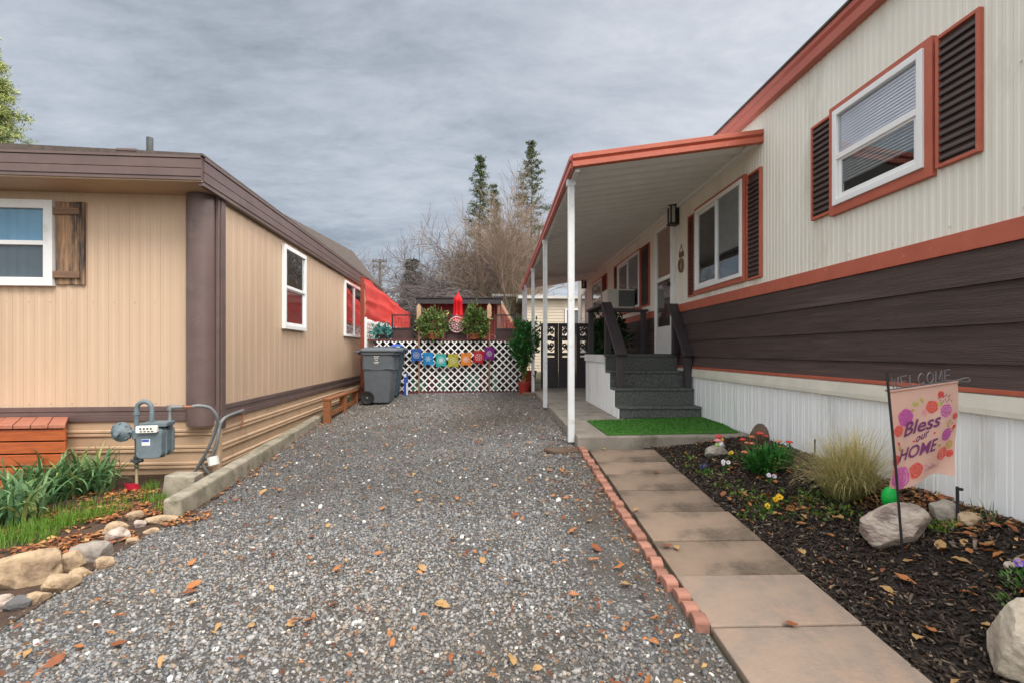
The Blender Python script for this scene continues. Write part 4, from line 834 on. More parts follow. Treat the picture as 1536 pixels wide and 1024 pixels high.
def blades(P, L0, L1, w, th0, th1, pal, nseg=5, az=None, tip=None, var=.25, fold=0):
    n = len(P); a = npr.uniform(0, 2 * math.pi, n) if az is None else az
    Ln = npr.uniform(L0, L1, n); t0 = npr.uniform(*th0, n); t1 = npr.uniform(*th1, n)
    h = np.stack([np.cos(a), np.sin(a), np.zeros(n)], 1); s = np.stack([-np.sin(a), np.cos(a), np.zeros(n)], 1)
    s = s * np.cos(.6 * npr.normal(size=n))[:, None]
    p = P.copy(); V = []; C = []; base = pick(pal, n, var)
    for i in range(nseg + 1):
        t = i / nseg; ww = w * (1 - t ** (2.2 if w < .019 else 3)) * npr.uniform(.9, 1.1) * (.6 + .4 * min(1, t * 4))
        V.append(np.stack([p - s * ww / 2, p + s * ww / 2], 1)); C.append(base if tip is None else base * (1 - t ** .8) + np.array(tip) * t ** .8 * (base.mean(1, keepdims=True) / base.mean()))
        th = t0 + t1 * t * t; p = p + (h * np.sin(th)[:, None] + np.array([0, 0, 1]) * np.cos(th)[:, None]) * (Ln / nseg)[:, None]
    V = np.stack(V, 1).reshape(-1, 3); C = np.repeat(np.stack(C, 1), 2, 1).reshape(-1, 3)
    k = 2 * (nseg + 1); f = np.array([(2 * i, 2 * i + 1, 2 * i + 3, 2 * i + 2) for i in range(nseg)])
    return V, (f[None] + (np.arange(n) * k)[:, None, None]).reshape(-1, 4), C
def disc_pts(x, y, r, n, dz=0, sx=1, sy=1):
    a = npr.uniform(0, 2 * math.pi, n); q = r * np.sqrt(npr.uniform(0, 1, n)); X = x + q * np.cos(a) * sx; Y = y + q * np.sin(a) * sy
    return np.stack([X, Y, GZ(X, Y) + dz], 1)
GREEN = [(.035, .075, .018), (.05, .10, .025), (.028, .06, .016), (.07, .12, .03)]
# ================================================================== TREES
def bare_tree(name, label, base, H_, spread, nl, mat, r0, seed, droop=0.0, lev=4, bias=(0, 0), cat='tree', up=.75, kids=(7, 7, 6), twigr=.006):
    rr = random.Random(seed); th = thing(name, label, cat, base)
    tr = MB(); cr = MB(); b0 = Vector(base)
    def br(p, d, ln, r, lv):
        n = 6 if lv < 2 else 4; pts = [p]; rad = [r]
        for i in range(n):
            d = (d + Vector((rr.gauss(0, .13), rr.gauss(0, .13), rr.gauss(0, .10) - droop * (lv > 0) * (i / n) * .9 + (.05 if lv < 2 and not droop else 0)))).normalized()
            p = p + d * ln / n; pts.append(p); rad.append(max(twigr, r * (1 - .75 * (i + 1) / n)))
        (tr if lv == 0 else cr).tube(pts, rad, 7 if lv == 0 else 5 if lv == 1 else 3, caps=False)
        if lv >= lev: return
        for k in range(kids[min(lv, len(kids) - 1)]):
            t = rr.uniform(.3, 1) if lv else rr.uniform(.22, 1); i = min(n - 1, int(t * n)); q = pts[i].lerp(pts[i + 1], t * n - i)
            a = rr.uniform(0, 2 * math.pi); side = Vector((math.cos(a) + bias[0], math.sin(a) + bias[1], rr.uniform(.1, up) if lv < 2 else rr.uniform(-.3, .7)))
            nd = (d * .75 + side * spread).normalized(); br(q, nd, ln * rr.uniform(.42, .72), max(twigr, rad[i] * .55), lv + 1)
    for i in range(nl):
        a = 2 * math.pi * i / max(1, nl) + rr.uniform(-.4, .4); k = 0 if nl == 1 else .35
        br(b0 - Vector((0, 0, .2)), Vector((math.cos(a) * k, math.sin(a) * k, 1)).normalized(), H_ * rr.uniform(.5, .62), r0, 0)
    tr.build('trunk', mat, th, recalc=False, smooth=True); cr.build('crown', mat, th, recalc=False)
    return th
def conifer(name, label, base, H_, rad, z0f, nwh, nb, pal, size, ncl, nl, dens=1.0, prof=.8, clump=.35, droop=-.1, trunkr=.2, group=None, tipf=.3, asp=.3):
    th = thing(name, label, 'tree', base, 0, group); b = Vector(base); tr = MB(); tp_ = b + Vector((0, 0, H_)); n = 8
    tr.tube([b + Vector((npr.normal() * .02 * H_ * .1, 0, H_ * i / n - (.2 if i == 0 else 0))) for i in range(n + 1)], [trunkr * (1 - i / n * .93) for i in range(n + 1)], 7); P = []; O = []
    for i in range(nwh):
        t = (i + npr.uniform(-.3, .3)) / nwh; t = min(.985, max(0, t)); z = H_ * (z0f + (1 - z0f) * t); R_ = rad * max(.06, (1 - t)) ** prof * npr.uniform(.9, 1.1)
        for k in range(nb):
            a = npr.uniform(0, 2 * math.pi); ln = R_ * npr.uniform(.35, 1.2); d = Vector((math.cos(a), math.sin(a), npr.uniform(-.1, .25) + droop)); p0 = b + Vector((0, 0, z)); p1 = p0 + d * ln
            tr.tube([p0, p0.lerp(p1, .5) + Vector((0, 0, -.03 * ln)), p1], [trunkr * .18 * (1 - t * .6), trunkr * .12 * (1 - t * .6), .008], 3, caps=False)
            for c in range(ncl):
                f = npr.uniform(tipf, 1.02); q = p0.lerp(p1, f); P.append(np.array(q) + npr.normal(size=(nl, 3)) * clump * np.array([1, 1, .6]) * (.45 + .55 * f) * min(1, .35 + R_ / rad)); O.append(np.tile(np.array(d), (nl, 1)))
    tr.build('trunk', T['bark'], th, recalc=False)
    V, Fc, C = leaves(np.concatenate(P), size, asp, pal, .15, .35, np.concatenate(O) * .5); np_mesh('crown', V, Fc, T['needle'], th, C)
    return th
NEED = [(.065, .10, .05), (.09, .125, .055), (.045, .07, .04), (.14, .16, .065)]
def bp(px, Y, z=.5): p = atY(px, 500, Y); return (p.x, Y, z)
def hy(py, Y): return CZ + (HY - py) / F * Y - .5
conifer('pine_tree', 'slim tall pine tree with a narrow tufted crown left of the taller pine', bp(720, 42), hy(233, 42), 2.1, .30, 40, 6, NEED, .17, 3, 16, prof=.6, clump=.16, droop=.14, trunkr=.17, tipf=.3)
conifer('pine_tree', 'tallest pine tree with open tiered branches, near the awning edge', bp(797, 46), hy(212, 46), 3.4, .30, 42, 6, NEED, .18, 3, 17, prof=.75, clump=.17, droop=.04, trunkr=.19, tipf=.35)
conifer('pine_tree', 'short narrow pine tree just right of the slim pine', bp(741, 40), hy(276, 40), 1.0, .30, 30, 5, NEED, .17, 3, 14, prof=.5, clump=.14, droop=.12, trunkr=.11, tipf=.4)
conifer('evergreen_tree', 'dense dark evergreen tree rising behind the red tarp', bp(618, 31), hy(391, 31), 1.35, .02, 34, 9, [(.026, .045, .026), (.036, .06, .036), (.05, .07, .045)], .16, 4, 14, prof=.55, clump=.16, droop=.25, trunkr=.12)
conifer('evergreen_tree', 'small dark evergreen tree half hidden behind the bare weeping tree', bp(690, 33), hy(380, 33), 1.0, .05, 26, 6, NEED, .17, 3, 14, prof=.6, clump=.15, droop=.1, trunkr=.1)
conifer('evergreen_tree', 'bright yellow green evergreen tree above the roof of the tan home', bp(-30, 17.2, .2), hy(42, 17.2) + .3, 2.8, .25, 60, 9, [(.28, .33, .09), (.38, .41, .13), (.12, .18, .05), (.38, .40, .14), (.09, .13, .04)], .13, 7, 34, prof=.75, clump=.14, droop=-.22, trunkr=.17, asp=.16)
bare_tree('bare_tree', 'bare weeping tree with long arching branches above the shed', bp(722, 27), 8.2, 1.05, 4, T['twigd'], .12, 5, droop=.34, lev=3, bias=(-.5, 0), kids=(12, 9, 6), twigr=.011, up=.9)
bare_tree('bare_tree', 'reddish brown bare tree with dense upright twigs left of the awning', bp(762, 25), 8.0, .5, 6, T['twigr'], .085, 9, lev=3, kids=(10, 9, 7), twigr=.007, up=1.4, bias=(.1, 0))
bare_tree('bare_tree', 'dense brown thicket tree with fine twigs behind the shed', bp(740, 29), 8.2, .45, 6, T['twigr'], .08, 21, lev=3, kids=(10, 8, 7), twigr=.0075, up=1.5)
bare_tree('bare_tree', 'pale bare slender tree beside the dark evergreen', bp(655, 30), 7.4, .55, 5, T['twig'], .07, 14, lev=3, kids=(9, 7, 6), twigr=.0075, up=1.2)
bare_tree('bare_tree', 'faint leafless tree showing over the far roof of the tan home', bp(536, 38), 8.8, .7, 2, T['twig'], .10, 31, lev=3, kids=(8, 7, 6), twigr=.009)
# soft brown seed heads and dry leaves held in the thicket
th = thing('dry_bush', 'brown dry bush of old leaves tangled behind the shed roof', 'bush', bp(770, 24)); P, O = clumped((bp(770, 24)[0] + .1, 24, 2.9), (1.35, .8, 1.9), 170, 12, .14)
V, Fc, C = leaves(P, .075, .45, [(.20, .13, .065), (.27, .18, .09), (.14, .13, .045), (.20, .20, .06)], 0, .3, O * .4); np_mesh('crown', V, Fc, T['leafc'], th, C); m = MB()
for i in range(16): m.tube([Vector(bp(770, 24)) + Vector((rnd.uniform(-.2, .2), 0, -.3)), Vector(bp(770, 24)) + Vector((rnd.uniform(-.6, .6), rnd.uniform(-.3, .3), 1.8)), Vector(bp(770, 24)) + Vector((rnd.uniform(-1.3, 1.3), rnd.uniform(-.7, .7), rnd.uniform(2.8, 4.6)))], [.03, .02, .006], 4)
m.build('stems', T['twigr'], th)
# far hedge line so the ground never meets a bare horizon
P, O = [], []
for i in range(70):
    x = -60 + i * 1.8 + rnd.uniform(-.6, .6); y = 62 + rnd.uniform(-3, 3); a, b = clumped((x, y, 1.6), (1.6, 1.2, rnd.uniform(1.2, 2.2)), 16, 14, .35); P.append(a); O.append(b)
V, Fc, C = leaves(np.concatenate(P), .4, .6, [(.06, .06, .045), (.08, .07, .05), (.05, .06, .04)], 0, .3, np.concatenate(O)); tag(np_mesh('far_hedge', V, Fc, T['leafc'], cols=C), 'dull far line of brush beyond the yard', 'brush', kind='stuff')
# utility pole
UY = 44; ub = bp(570, UY); th = thing('utility_pole', 'wooden utility pole with two crossarms beyond the tan home', 'utility pole', ub)
zt_ = CZ + (HY - 390) / F * UY; MB().tube([(ub[0], UY, .3), (ub[0], UY, zt_)], [.16, .11], 9).build('mast', T['pole'], th)
for py, w_ in ((394, .62), (402, .52)):
    z = CZ + (HY - py) / F * UY; o = MB().box(ub[0] - w_, ub[0] + w_, UY - .18, UY - .12, z - .06, z + .06).build('crossarm', T['pole'], th)
    for q in (-.9, -.5, .5, .9): MB().lathe((ub[0] + q * w_, UY - .15, z + .06), [(.03, 0), (.05, .05), (.03, .14)], 6).build('insulator', T['dpipe'], o)
m = MB()
for q in (-.56, .56): m.tube([(ub[0] + q, UY - .15, zt_ - .02), (ub[0] + q - 9, UY + 2, zt_ - .75), (ub[0] + q - 18, UY + 4, zt_ - .4)], .008, 4).tube([(ub[0] + q, UY - .15, zt_ - .02), (ub[0] + q + 9, UY + 2, zt_ - .9), (ub[0] + q + 18, UY + 4, zt_ - .7)], .008, 4)
m.build('wires', T['black'], th)
# ================================================================== BACKYARD: deck, shed, umbrella, houses behind
YL = 11.35
lx0, lx1 = atY(560, 550, YL).x, atY(784, 550, YL).x; lz1 = atY(700, 510, YL).z; lz0 = gz(-1, YL) + .01
def lattice(m, x0, x1, z0, z1, mp, sp=.118, w_=.036):
    k = sp * math.sqrt(2)
    for sgn, dd in ((1, 0), (-1, .007)):
        c = -((z1 - z0)) - 2 * k
        while c < (x1 - x0) + (z1 - z0) + k:
            pts = []
            if sgn > 0: ua, ub_ = max(0, c), min(x1 - x0, c + (z1 - z0)); f = lambda u: u - c
            else: ua, ub_ = max(0, c - 0), min(x1 - x0, c + (z1 - z0)); f = lambda u: (z1 - z0) - (u - c)
            if ub_ - ua > .03:
                a = (x0 + ua, z0 + f(ua)); b = (x0 + ub_, z0 + f(ub_)); dx, dz = b[0] - a[0], b[1] - a[1]; l = math.hypot(dx, dz); nx, nz_ = -dz / l * w_ / 2, dx / l * w_ / 2
                q = [(a[0] - nx, a[1] - nz_), (b[0] - nx, b[1] - nz_), (b[0] + nx, b[1] + nz_), (a[0] + nx, a[1] + nz_)]
                q = [(min(max(s, x0), x1), min(max(z, z0), z1)) for s, z in q]
                m.hexa([mp(s, dd, z) for s, z in q] + [mp(s, dd + .006, z) for s, z in q])
            c += k
    return m
LT = thing('lattice_fence', 'white diagonal lattice fence closing the end of the gravel drive', 'lattice fence', ((lx0 + lx1) / 2, YL, lz0))
lmp = lambda s, d, z: Vector((s, YL - d, z))
lattice(MB(), lx0 + .02, lx1 - .02, lz0 + .03, lz1 - .02, lmp).build('lattice_panel', T['lat'], LT)
fm = MB().mbox(lmp, lx0, lx1, -.02, -.004, lz0 + .01, lz0 + .05); fm.mbox(lmp, lx0, lx1, -.02, -.004, lz1 - .04, lz1); 
for q in (0, .5, 1): xx = lx0 + (lx1 - lx0 - .04) * q; fm.mbox(lmp, xx, xx + .04, -.06, -.021, lz0 + .01, lz1)
fm.build('fence_frame', T['deckd'], LT)
MB().mbox(lmp, lx0 - .02, lx1 + .02, -.015, .03, gz(-1, YL) - .06, lz0 + .012).build('ground_board', T['decktrim'], LT)
DB = thing('raised_deck', 'dark brown raised deck behind the white lattice with mesh railing', 'deck', (-1.1, 13, .4))
dz_ = lz1 + .01
MB().box(lx0 - .1, lx1 + .05, YL + .45, 16.5, .2, dz_ - .03).build('deck_skirt', T['deckd'], DB)
MB().box(lx0 - .15, lx1 + .1, YL + .05, 16.6, dz_ - .029, dz_ + .012).build('deck_floor', T['decktrim'], DB, bevel=.004)
yr = YL + .14
def rail_panel(p0, p1, top, mid, low, mesh=True):
    a, b = atY(p0, 490, yr).x, atY(p1, 490, yr).x; zT, zM, zL = atY(700, top, yr).z, atY(700, mid, yr).z, dz_ + .013
    m = MB().box(a, b, yr - .02, yr + .02, zT - .025, zT); m.box(a, a + .03, yr - .018, yr + .018, zL, zT - .0255); m.box(b - .03, b, yr - .018, yr + .018, zL, zT - .0255); m.box(a + .03, b - .03, yr - .016, yr + .016, zM - .02, zM + .02)
    o = m.build('railing', T['blackm'], DB)
    MB().box(a + .031, b - .031, yr - .008, yr + .008, zL, zM - .021).build('rail_board', T['deckd'], o)
    if mesh:
        g = MB(); n = int((b - a) / .03)
        for i in range(1, n): x = a + (b - a) * i / n; g.box(x - .0015, x + .0015, yr - .002, yr + .0, zM + .021, zT - .026)
        k = int((zT - zM) / .03)
        for i in range(1, k): z = zM + (zT - zM) * i / k; g.box(a + .031, b - .031, yr + .0005, yr + .003, z - .0015, z + .0015)
        g.build('wire_mesh', T['blackm'], o)
rail_panel(587.5, 621, 472, 493, 507); rail_panel(668, 700, 473.5, 484, 507, False); rail_panel(743, 774.5, 472, 494, 507)
# coloured tubs stored under the deck
for px, py, w_, h_, mt_, lb in ((628, 583, .34, .22, 'tubgreen', 'green tub stored under the deck behind the left end of the lattice'), (649, 578, .30, .34, 'decktrim', 'maroon box stored under the deck beside the left green tub'), (665, 577, .26, .36, 'tubgreen', 'tall green tub under the deck behind the middle of the lattice'), (708, 578, .34, .34, 'tubgreen', 'wide green tub under the deck, right of the lattice middle'), (729, 580, .32, .32, 'decktrim', 'maroon box under the deck beside the right bunting stake'), (741, 579, .2, .34, 'tubgreen', 'narrow green tub under the deck, furthest right')):
    p = atY(px, py, YL + .24); g_ = gz(p.x, p.y); MB().prism([p + Vector((a * w_, b * .13, g_ - p.z)) for a, b in ((-.45, -.45), (.45, -.45), (.45, .45), (-.45, .45))], (0, 0, h_ * 1.2)).box(p.x - w_ / 2, p.x + w_ / 2, p.y - .08, p.y + .08, g_ + h_ * 1.2 + .001, g_ + h_ * 1.2 + .025).solo('storage_tub', T[mt_], lb, 'tub', bevel=.01)
# picket stakes + bunting
ys = YL - .06; stakes = []
for px, pt, pb, lb in ((628.5, 455.5, 560, 'left pointed wooden stake holding the blue end of the bunting'), (734, 455, 590, 'right pointed wooden stake holding the purple end of the bunting')):
    t_ = atY(px, pt, ys); zp = atY(px, 476, ys).z; g_ = gz(t_.x, ys); st = thing('wooden_stake', lb, 'stake', (t_.x, ys, g_))
    MB().tube([(t_.x, ys, g_ - .05), (t_.x, ys, zp + .05)], .016, 7).build('cane', T['cane'], st)
    MB().prism([(t_.x - .048, ys - .03, zp - .05), (t_.x + .048, ys - .03, zp - .05), (t_.x + .048, ys - .03, t_.z - .07), (t_.x, ys - .03, t_.z), (t_.x - .048, ys - .03, t_.z - .07)], (0, .012, 0)).build('picket', T['picket'], st, bevel=.003); stakes.append(t_.x)
yb2 = ys - .045
FL = [(624.4, 531.7, (.02, .11, .40), -5), (642, 537.5, (.015, .24, .56), -4), (661.5, 539.5, (.03, .40, .38), -1), (680, 540, (.40, .38, .03), 0), (699, 538.3, (.72, .22, .03), 2), (718, 535, (.45, .012, .025), 8), (734, 529.6, (.19, .02, .20), 6)]
fc = [atY(a, b, yb2) for a, b, _, _ in FL]; fh, fw = .275, .225
BT = thing('bunting', 'rainbow row of seven printed flags strung across the lattice', 'bunting', (fc[3].x, yb2, fc[3].z - .2))
sp0 = [Vector((stakes[0] - .02, yb2 + .008, fc[0].z + .17))] + [Vector((c.x, yb2 + .006, c.z + fh / 2)) for c in fc] + [Vector((stakes[1] + .02, yb2 + .008, fc[6].z + .17))]
MB().tube(spl(sp0, 4), .006, 5).build('cord', T['cane'], BT)
for i, (a, b, c_, rot) in enumerate(FL):
    c = fc[i]; ct, s_t = math.cos(R(-rot)), math.sin(R(-rot)); ph = i * 1.3
    def fp(u, v, d=0, c=c, ct=ct, s_t=s_t, ph=ph): return Vector((c.x + u * ct - v * s_t, yb2 - d - .010 * math.sin(u * 22 + ph) - .006 * math.sin(v * 15), c.z + u * s_t + v * ct))
    o = MB().sheet(lambda u, v: fp(u, v + .012 * math.cos(u * 30) * (v < -.1)), lin(-fw / 2, fw / 2, 10), lin(-fh / 2, fh / 2, 9)).build('flag', M('bunting_cloth', c_, tuple(x * .8 for x in c_), 30, .8, .2, 200, trans=.2), BT, smooth=True)
    lc = tuple(min(.8, x * .45 + .42) for x in c_); m = MB()
    def poly(pts): m.add([fp(u, v - .005, .003) for u, v in pts], [tuple(range(len(pts)))])
    def rng(r, w_, n=22):
        for k in range(n): a0, a1 = 2 * math.pi * k / n, 2 * math.pi * (k + 1) / n; poly([(r * math.cos(a0), r * math.sin(a0)), (r * math.cos(a1), r * math.sin(a1)), ((r - w_) * math.cos(a1), (r - w_) * math.sin(a1)), ((r - w_) * math.cos(a0), (r - w_) * math.sin(a0))])
    def petals(n, r0, r1, w_):
        for k in range(n):
            t = 2 * math.pi * k / n; ca, sa = math.cos(t), math.sin(t); poly([(r * ca - s * sa, r * sa + s * ca) for r, s in ((r0, 0), ((r0 + r1) / 2, w_), (r1, 0), ((r0 + r1) / 2, -w_))])
    if i == 0: rng(.072, .010); petals(12, .02, .056, .007); rng(.02, .012, 12)
    if i == 1: petals(6, .012, .075, .014); rng(.016, .016, 12)
    if i == 2: rng(.08, .012); petals(16, .0, .062, .010); 
    if i == 3: rng(.07, .007); petals(10, .03, .06, .008); petals(4, 0, .03, .008); petals(3, .085, .11, .008)
    if i == 4: rng(.07, .009); petals(8, .01, .055, .014)
    if i == 5: rng(.078, .010); rng(.028, .010, 14); petals(6, .03, .066, .012)
    if i == 6: rng(.06, .009); petals(6, .01, .05, .012)
    m.build('flag_print', M('bunting_print', lc, None, 30, .8), o)
    MB().box(c.x - .006, c.x + .006, yb2 - .014, yb2 + .01, c.z + fh / 2 - .03, c.z + fh / 2 + .02).build('peg', T['cane'], o)
# round pink hanging ornament
oc = atY(685, 487, yr - .05); OR = thing('round_ornament', 'pink openwork disc ornament hanging on the middle of the deck rail', 'ornament', tuple(oc - Vector((0, 0, .19))))
m = MB(); mpO = lambda r, a: oc + Vector((r * math.cos(a), 0, r * math.sin(a)))
m.tube([mpO(.172, i * .2244) for i in range(29)], .014, 6); m.tube([mpO(.055, i * .449) for i in range(15)], .010, 6); m.tube([mpO(.105, i * .2244) for i in range(29)], .007, 6)
m.build('rings', T['pinkpl'], OR, smooth=True); m = MB()
for k in range(8):
    a = k * math.pi / 4 + .2; m.tube([mpO(.05, a), mpO(.165, a)], .009, 6)
    m.tube([mpO(.055, a), mpO(.12, a + .26), mpO(.165, a + .393), mpO(.12, a + .52), mpO(.055, a + .785)], .007, 6)
m.lathe(oc, [(.03, -.008), (.03, .008)], 12, ax='y'); m.build('spokes', T['pinkpl'], OR)
MB().tube([oc + Vector((-.03, 0, .17)), oc + Vector((0, .02, .24)), oc + Vector((.03, 0, .17))], .005, 5).build('hanger', T['pinkpl'], OR)
def bush(label, c, rad, n, pal, size, name='potted_bush', pot=None, asp=.42, crad=.06, stem=None, cat='bush', nl=12):
    th = thing(name, label, cat, (c[0], c[1], stem if stem is not None else c[2] - rad[2]))
    P, O = clumped(c, rad, n, nl, crad); V, Fc, C = leaves(P, size, asp, pal, .1, .35, O * .9); np_mesh('foliage', V, Fc, T['leafc'], th, C)
    m = MB(); zb = stem if stem is not None else c[2] - rad[2]
    for i in range(9): e = (c[0] + rnd.uniform(-.6, .6) * rad[0], c[1] + rnd.uniform(-.5, .5) * rad[1], c[2] + rnd.uniform(-.3, .6) * rad[2]); m.tube([(c[0] + rnd.uniform(-.03, .03), c[1] + rnd.uniform(-.03, .03), zb), (c[0] + rnd.uniform(-.05, .05), c[1], (zb + c[2] - rad[2] * .3) / 2), e], [.012, .010, .004], 5)
    m.build('stem', T['cane'], th)
    if pot: r, h, mt_ = pot; MB().lathe((c[0], c[1], zb - .0), [(r * .72, 0), (r * .95, h * .82), (r * 1.08, h * .82), (r * 1.08, h), (r * .95, h), (r * .9, h * .9), (.01, h * .88)], 24).build('pot', T[mt_], th, smooth=40)
    return th
yv = YL + .02; BP = [(.08, .15, .035), (.11, .19, .045), (.18, .25, .06), (.05, .10, .03), (.30, .36, .12)]
c1_ = atY(650, 485, yr - .16); c2_ = atY(714, 485, yr - .16)
bush('leafy variegated bush on the deck edge left of the pink ornament', tuple(c1_), (.29, .17, .34), 110, BP, .085, pot=(.13, .12, 'terracotta'), stem=dz_ + .013, nl=11)
bush('leafy green bush on the deck edge right of the pink ornament', tuple(c2_), (.27, .17, .36), 110, BP[:4] + [(.09, .14, .04)], .085, pot=(.13, .12, 'terracotta'), stem=dz_ + .013, nl=11)
c3_ = atY(573, 499, yr - .04); bush('teal artificial succulent plant on the deck corner by the red post', tuple(c3_ + Vector((0, .1, 0))), (.22, .12, .13), 50, [(.07, .26, .24), (.12, .34, .32), (.05, .18, .16)], .075, name='succulent_plant', pot=(.15, .11, 'deckd'), stem=dz_ + .013, asp=.6, cat='plant')
pt = atY(786, 590, YL - .42); gT = gz(pt.x, pt.y); ct_ = atY(786, 516, YL - .42)
TT = bush('bright leafy potted tree with red pot at the right end of the lattice', (ct_.x, ct_.y, ct_.z), (.25, .25, .50), 190, [(.03, .13, .028), (.045, .18, .038), (.024, .09, .022), (.08, .23, .05)], .085, name='potted_tree', pot=(.135, .26, 'pot'), stem=gT, nl=12, cat='potted tree')
p9 = atY(796, 570, YL - .05); MB().lathe((p9.x - .02, YL - .04, gz(p9.x, YL)), [(.10, 0), (.14, .42), (.155, .42), (.155, .48), (.12, .48), (.12, .44)], 20).solo('tall_pot', T['redpost'], 'tall rust red planter pot behind the potted tree', 'pot', smooth=40)
c5 = (2.05, 9.35, 1.55); bush('green leafy bush growing between the porch and the gate', c5, (.34, .30, .42), 150, [(.022, .07, .022), (.03, .09, .028), (.016, .05, .018)], .09, name='leafy_bush', stem=ZS, nl=12)
bw = atY(797, 593, 10.6); MB().box(bw.x - .17, bw.x + .15, bw.y - .14, bw.y + .14, gz(bw.x, bw.y) + .002, gz(bw.x, bw.y) + .05).solo('wooden_board', T['wood'], 'short grey board lying by the slab below the potted tree', 'board', bevel=.006)
fs = gp(846, 676); m = MB(); m.prism([Vector((fs.x + .19 * math.cos(a) * (1 + .15 * math.sin(3 * a)), fs.y + .13 * math.sin(a), gz(fs.x, fs.y) - .01)) for a in lin(0, 5.9, 14)], (0, 0, .032)); m.solo('stepping_stone', T['rockdark'], 'flat brown stone at the foot of the nearest awning post', 'stepping stone', bevel=.008)
# shed
ysd = 17.2; a = atY(636, 450, ysd); b = atY(742, 450, ysd); zt_ = atY(690, 452, ysd).z; SH = thing('garden_shed', 'maroon garden shed with a flat dark overhanging roof behind the deck', 'shed', ((a.x + b.x) / 2, ysd + 1, .5))
MB().box(a.x, b.x, ysd, ysd + 2.6, .4, zt_ - .02).build('wall', T['shedred'], SH)
m = MB(); x = a.x
while x < b.x - .05: m.box(x + .16, x + .172, ysd - .006, ysd - .0005, 1.4, zt_ - .03); x += .18
m.build('wall_batten', T['shedroof'], SH)
ra, rb = atY(624, 450, ysd - .5).x, atY(752, 450, ysd - .5).x; z0_ = atY(690, 456, ysd - .5).z; z1_ = atY(690, 447.5, ysd - .5).z
m = MB(); m.prism([(ra, ysd - .5, z0_), (rb, ysd - .5, z0_), (rb, ysd - .5, z1_), (ra, ysd - .5, z1_)], (0, .04, 0)); m.build('roof_fascia', T['shedroof'], SH, bevel=.004)
MB().prism([(ra - .03, ysd - .54, z1_ + .001), (ra - .03, ysd - .54, z1_ + .03), (ra - .03, ysd + 3, z1_ - .30), (ra - .03, ysd + 3, z1_ - .34)], (rb - ra + .06, 0, 0)).build('roof', T['shedroof'], SH)
m = MB()
for i in range(7): x = ra + (rb - ra) * i / 6; m.box(x - .02, x + .02, ysd - .455, ysd - .002, z0_ + .02, z0_ + .10)
m.build('rafter', T['white'], SH)
for x in (ra + .06, rb - .12): MB().box(x, x + .09, ysd - .44, ysd - .35, .4, z0_ + .02).build('shed_post', T['wood'], SH)
# lean-to side at the right with pale rafters, maroon slats
m = MB(); q0 = atY(750, 452, ysd - .3); q1 = atY(768, 483, ysd - .3); m.beam(q0, q1, .12, .09); SHr = m.build('barge_board', T['picket'], SH)
m = MB()
for i in range(9): p = atY(746 + i * 3.1, 480, ysd - .1); m.box(p.x - .02, p.x + .02, ysd - .1, ysd - .07, 1.4, CZ + (HY - 452 - max(0, i - 1) * 4.2) / F * ysd - .05)
m.build('side_slat', T['tarp'], SH)
# red umbrella, closed
uY = 13.2; ut = atY(687, 440, uY); UM = thing('patio_umbrella', 'closed red patio umbrella standing on the deck in front of the shed', 'umbrella', (ut.x, uY, dz_))
m = MB(); k = 16; prof = [(.012, 0), (.03, -.03), (.085, -.14), (.10, -.24), (.092, -.25), (.098, -.52), (.115, -.80), (.12, -1.0), (.05, -.98)]; V = []
for r, h in prof:
    for j in range(k): a = 2 * math.pi * j / k; rr_ = r * (1 + (.28 if j % 2 else -.12) * (h < -.05)); V.append((ut.x + rr_ * math.cos(a), uY + rr_ * math.sin(a), ut.z + h + (.03 if j % 2 else 0) * (h < -.9)))
m.add(V, [(i * k + j, i * k + (j + 1) % k, (i + 1) * k + (j + 1) % k, (i + 1) * k + j) for i in range(len(prof) - 1) for j in range(k)] + [tuple(range(k))]); m.build('canopy', T['red'], UM, smooth=50)
MB().tube([(ut.x, uY, dz_ + .013), (ut.x, uY, ut.z - .8)], .02, 8).build('pole', T['white'], UM); MB().lathe((ut.x, uY, ut.z - .01), [(.014, 0), (.02, .02), (.012, .05)], 8).build('finial', T['red'], UM)
# red tarp and side lattice on the left, past the tan home
xT = -2.93; tq = []
pz = atX(545, 417, xT); TP = thing('red_tarp', 'sagging red tarp hung as a screen along the side of the deck', 'tarp', (xT, 14, 1.2))
yA, yBk = pz.y + .06, 16.9
def tf(u, v):
    y = yA + (yBk - yA) * u; top = 2.94 - .40 * u ** 1.5 - .06 * math.sin(u * math.pi); bot = 2.04 - .08 * u - .05 * math.sin(u * math.pi)
    z = top + (bot - top) * v
    return Vector((xT + (.04 * math.sin(v * 2.5)) * (1 - .5 * u) + .016 * math.sin(z * 21 + 5 * u + 2.5 * noise.noise((u * 4, v * 3, 0))) + .028 * noise.noise((u * 9, v * 5, 1.7)), y, z + .03 * noise.noise((u * 6, 0, 3))))
MB().sheet(tf, lin(0, 1, 60), lin(0, 1, 36)).build('cloth', T['tarp'], TP, smooth=True, recalc=False)
MB().tube([(xT, pz.y, 2.9)] + [tf(u, 0) for u in lin(.0, 1, 14)], .008, 5).build('rope', T['black'], TP)
PS = thing('red_post', 'tall red brown timber post at the near end of the tarp', 'post', (xT - .02, pz.y, gz(xT, pz.y)))
MB().box(xT - .055, xT + .015, pz.y - .035, pz.y + .035, gz(xT, pz.y), pz.z - .0).build('shaft', T['redpost'], PS, bevel=.006); MB().box(xT - .062, xT + .022, pz.y - .042, pz.y + .042, pz.z + .001, pz.z + .025).build('post_cap', T['redpost'], PS, bevel=.004)
S2 = thing('side_lattice', 'white lattice screen below the red tarp', 'lattice fence', (xT, 14.2, .4)); smp = lambda s, d, z: Vector((xT + .02 + d, s, z))
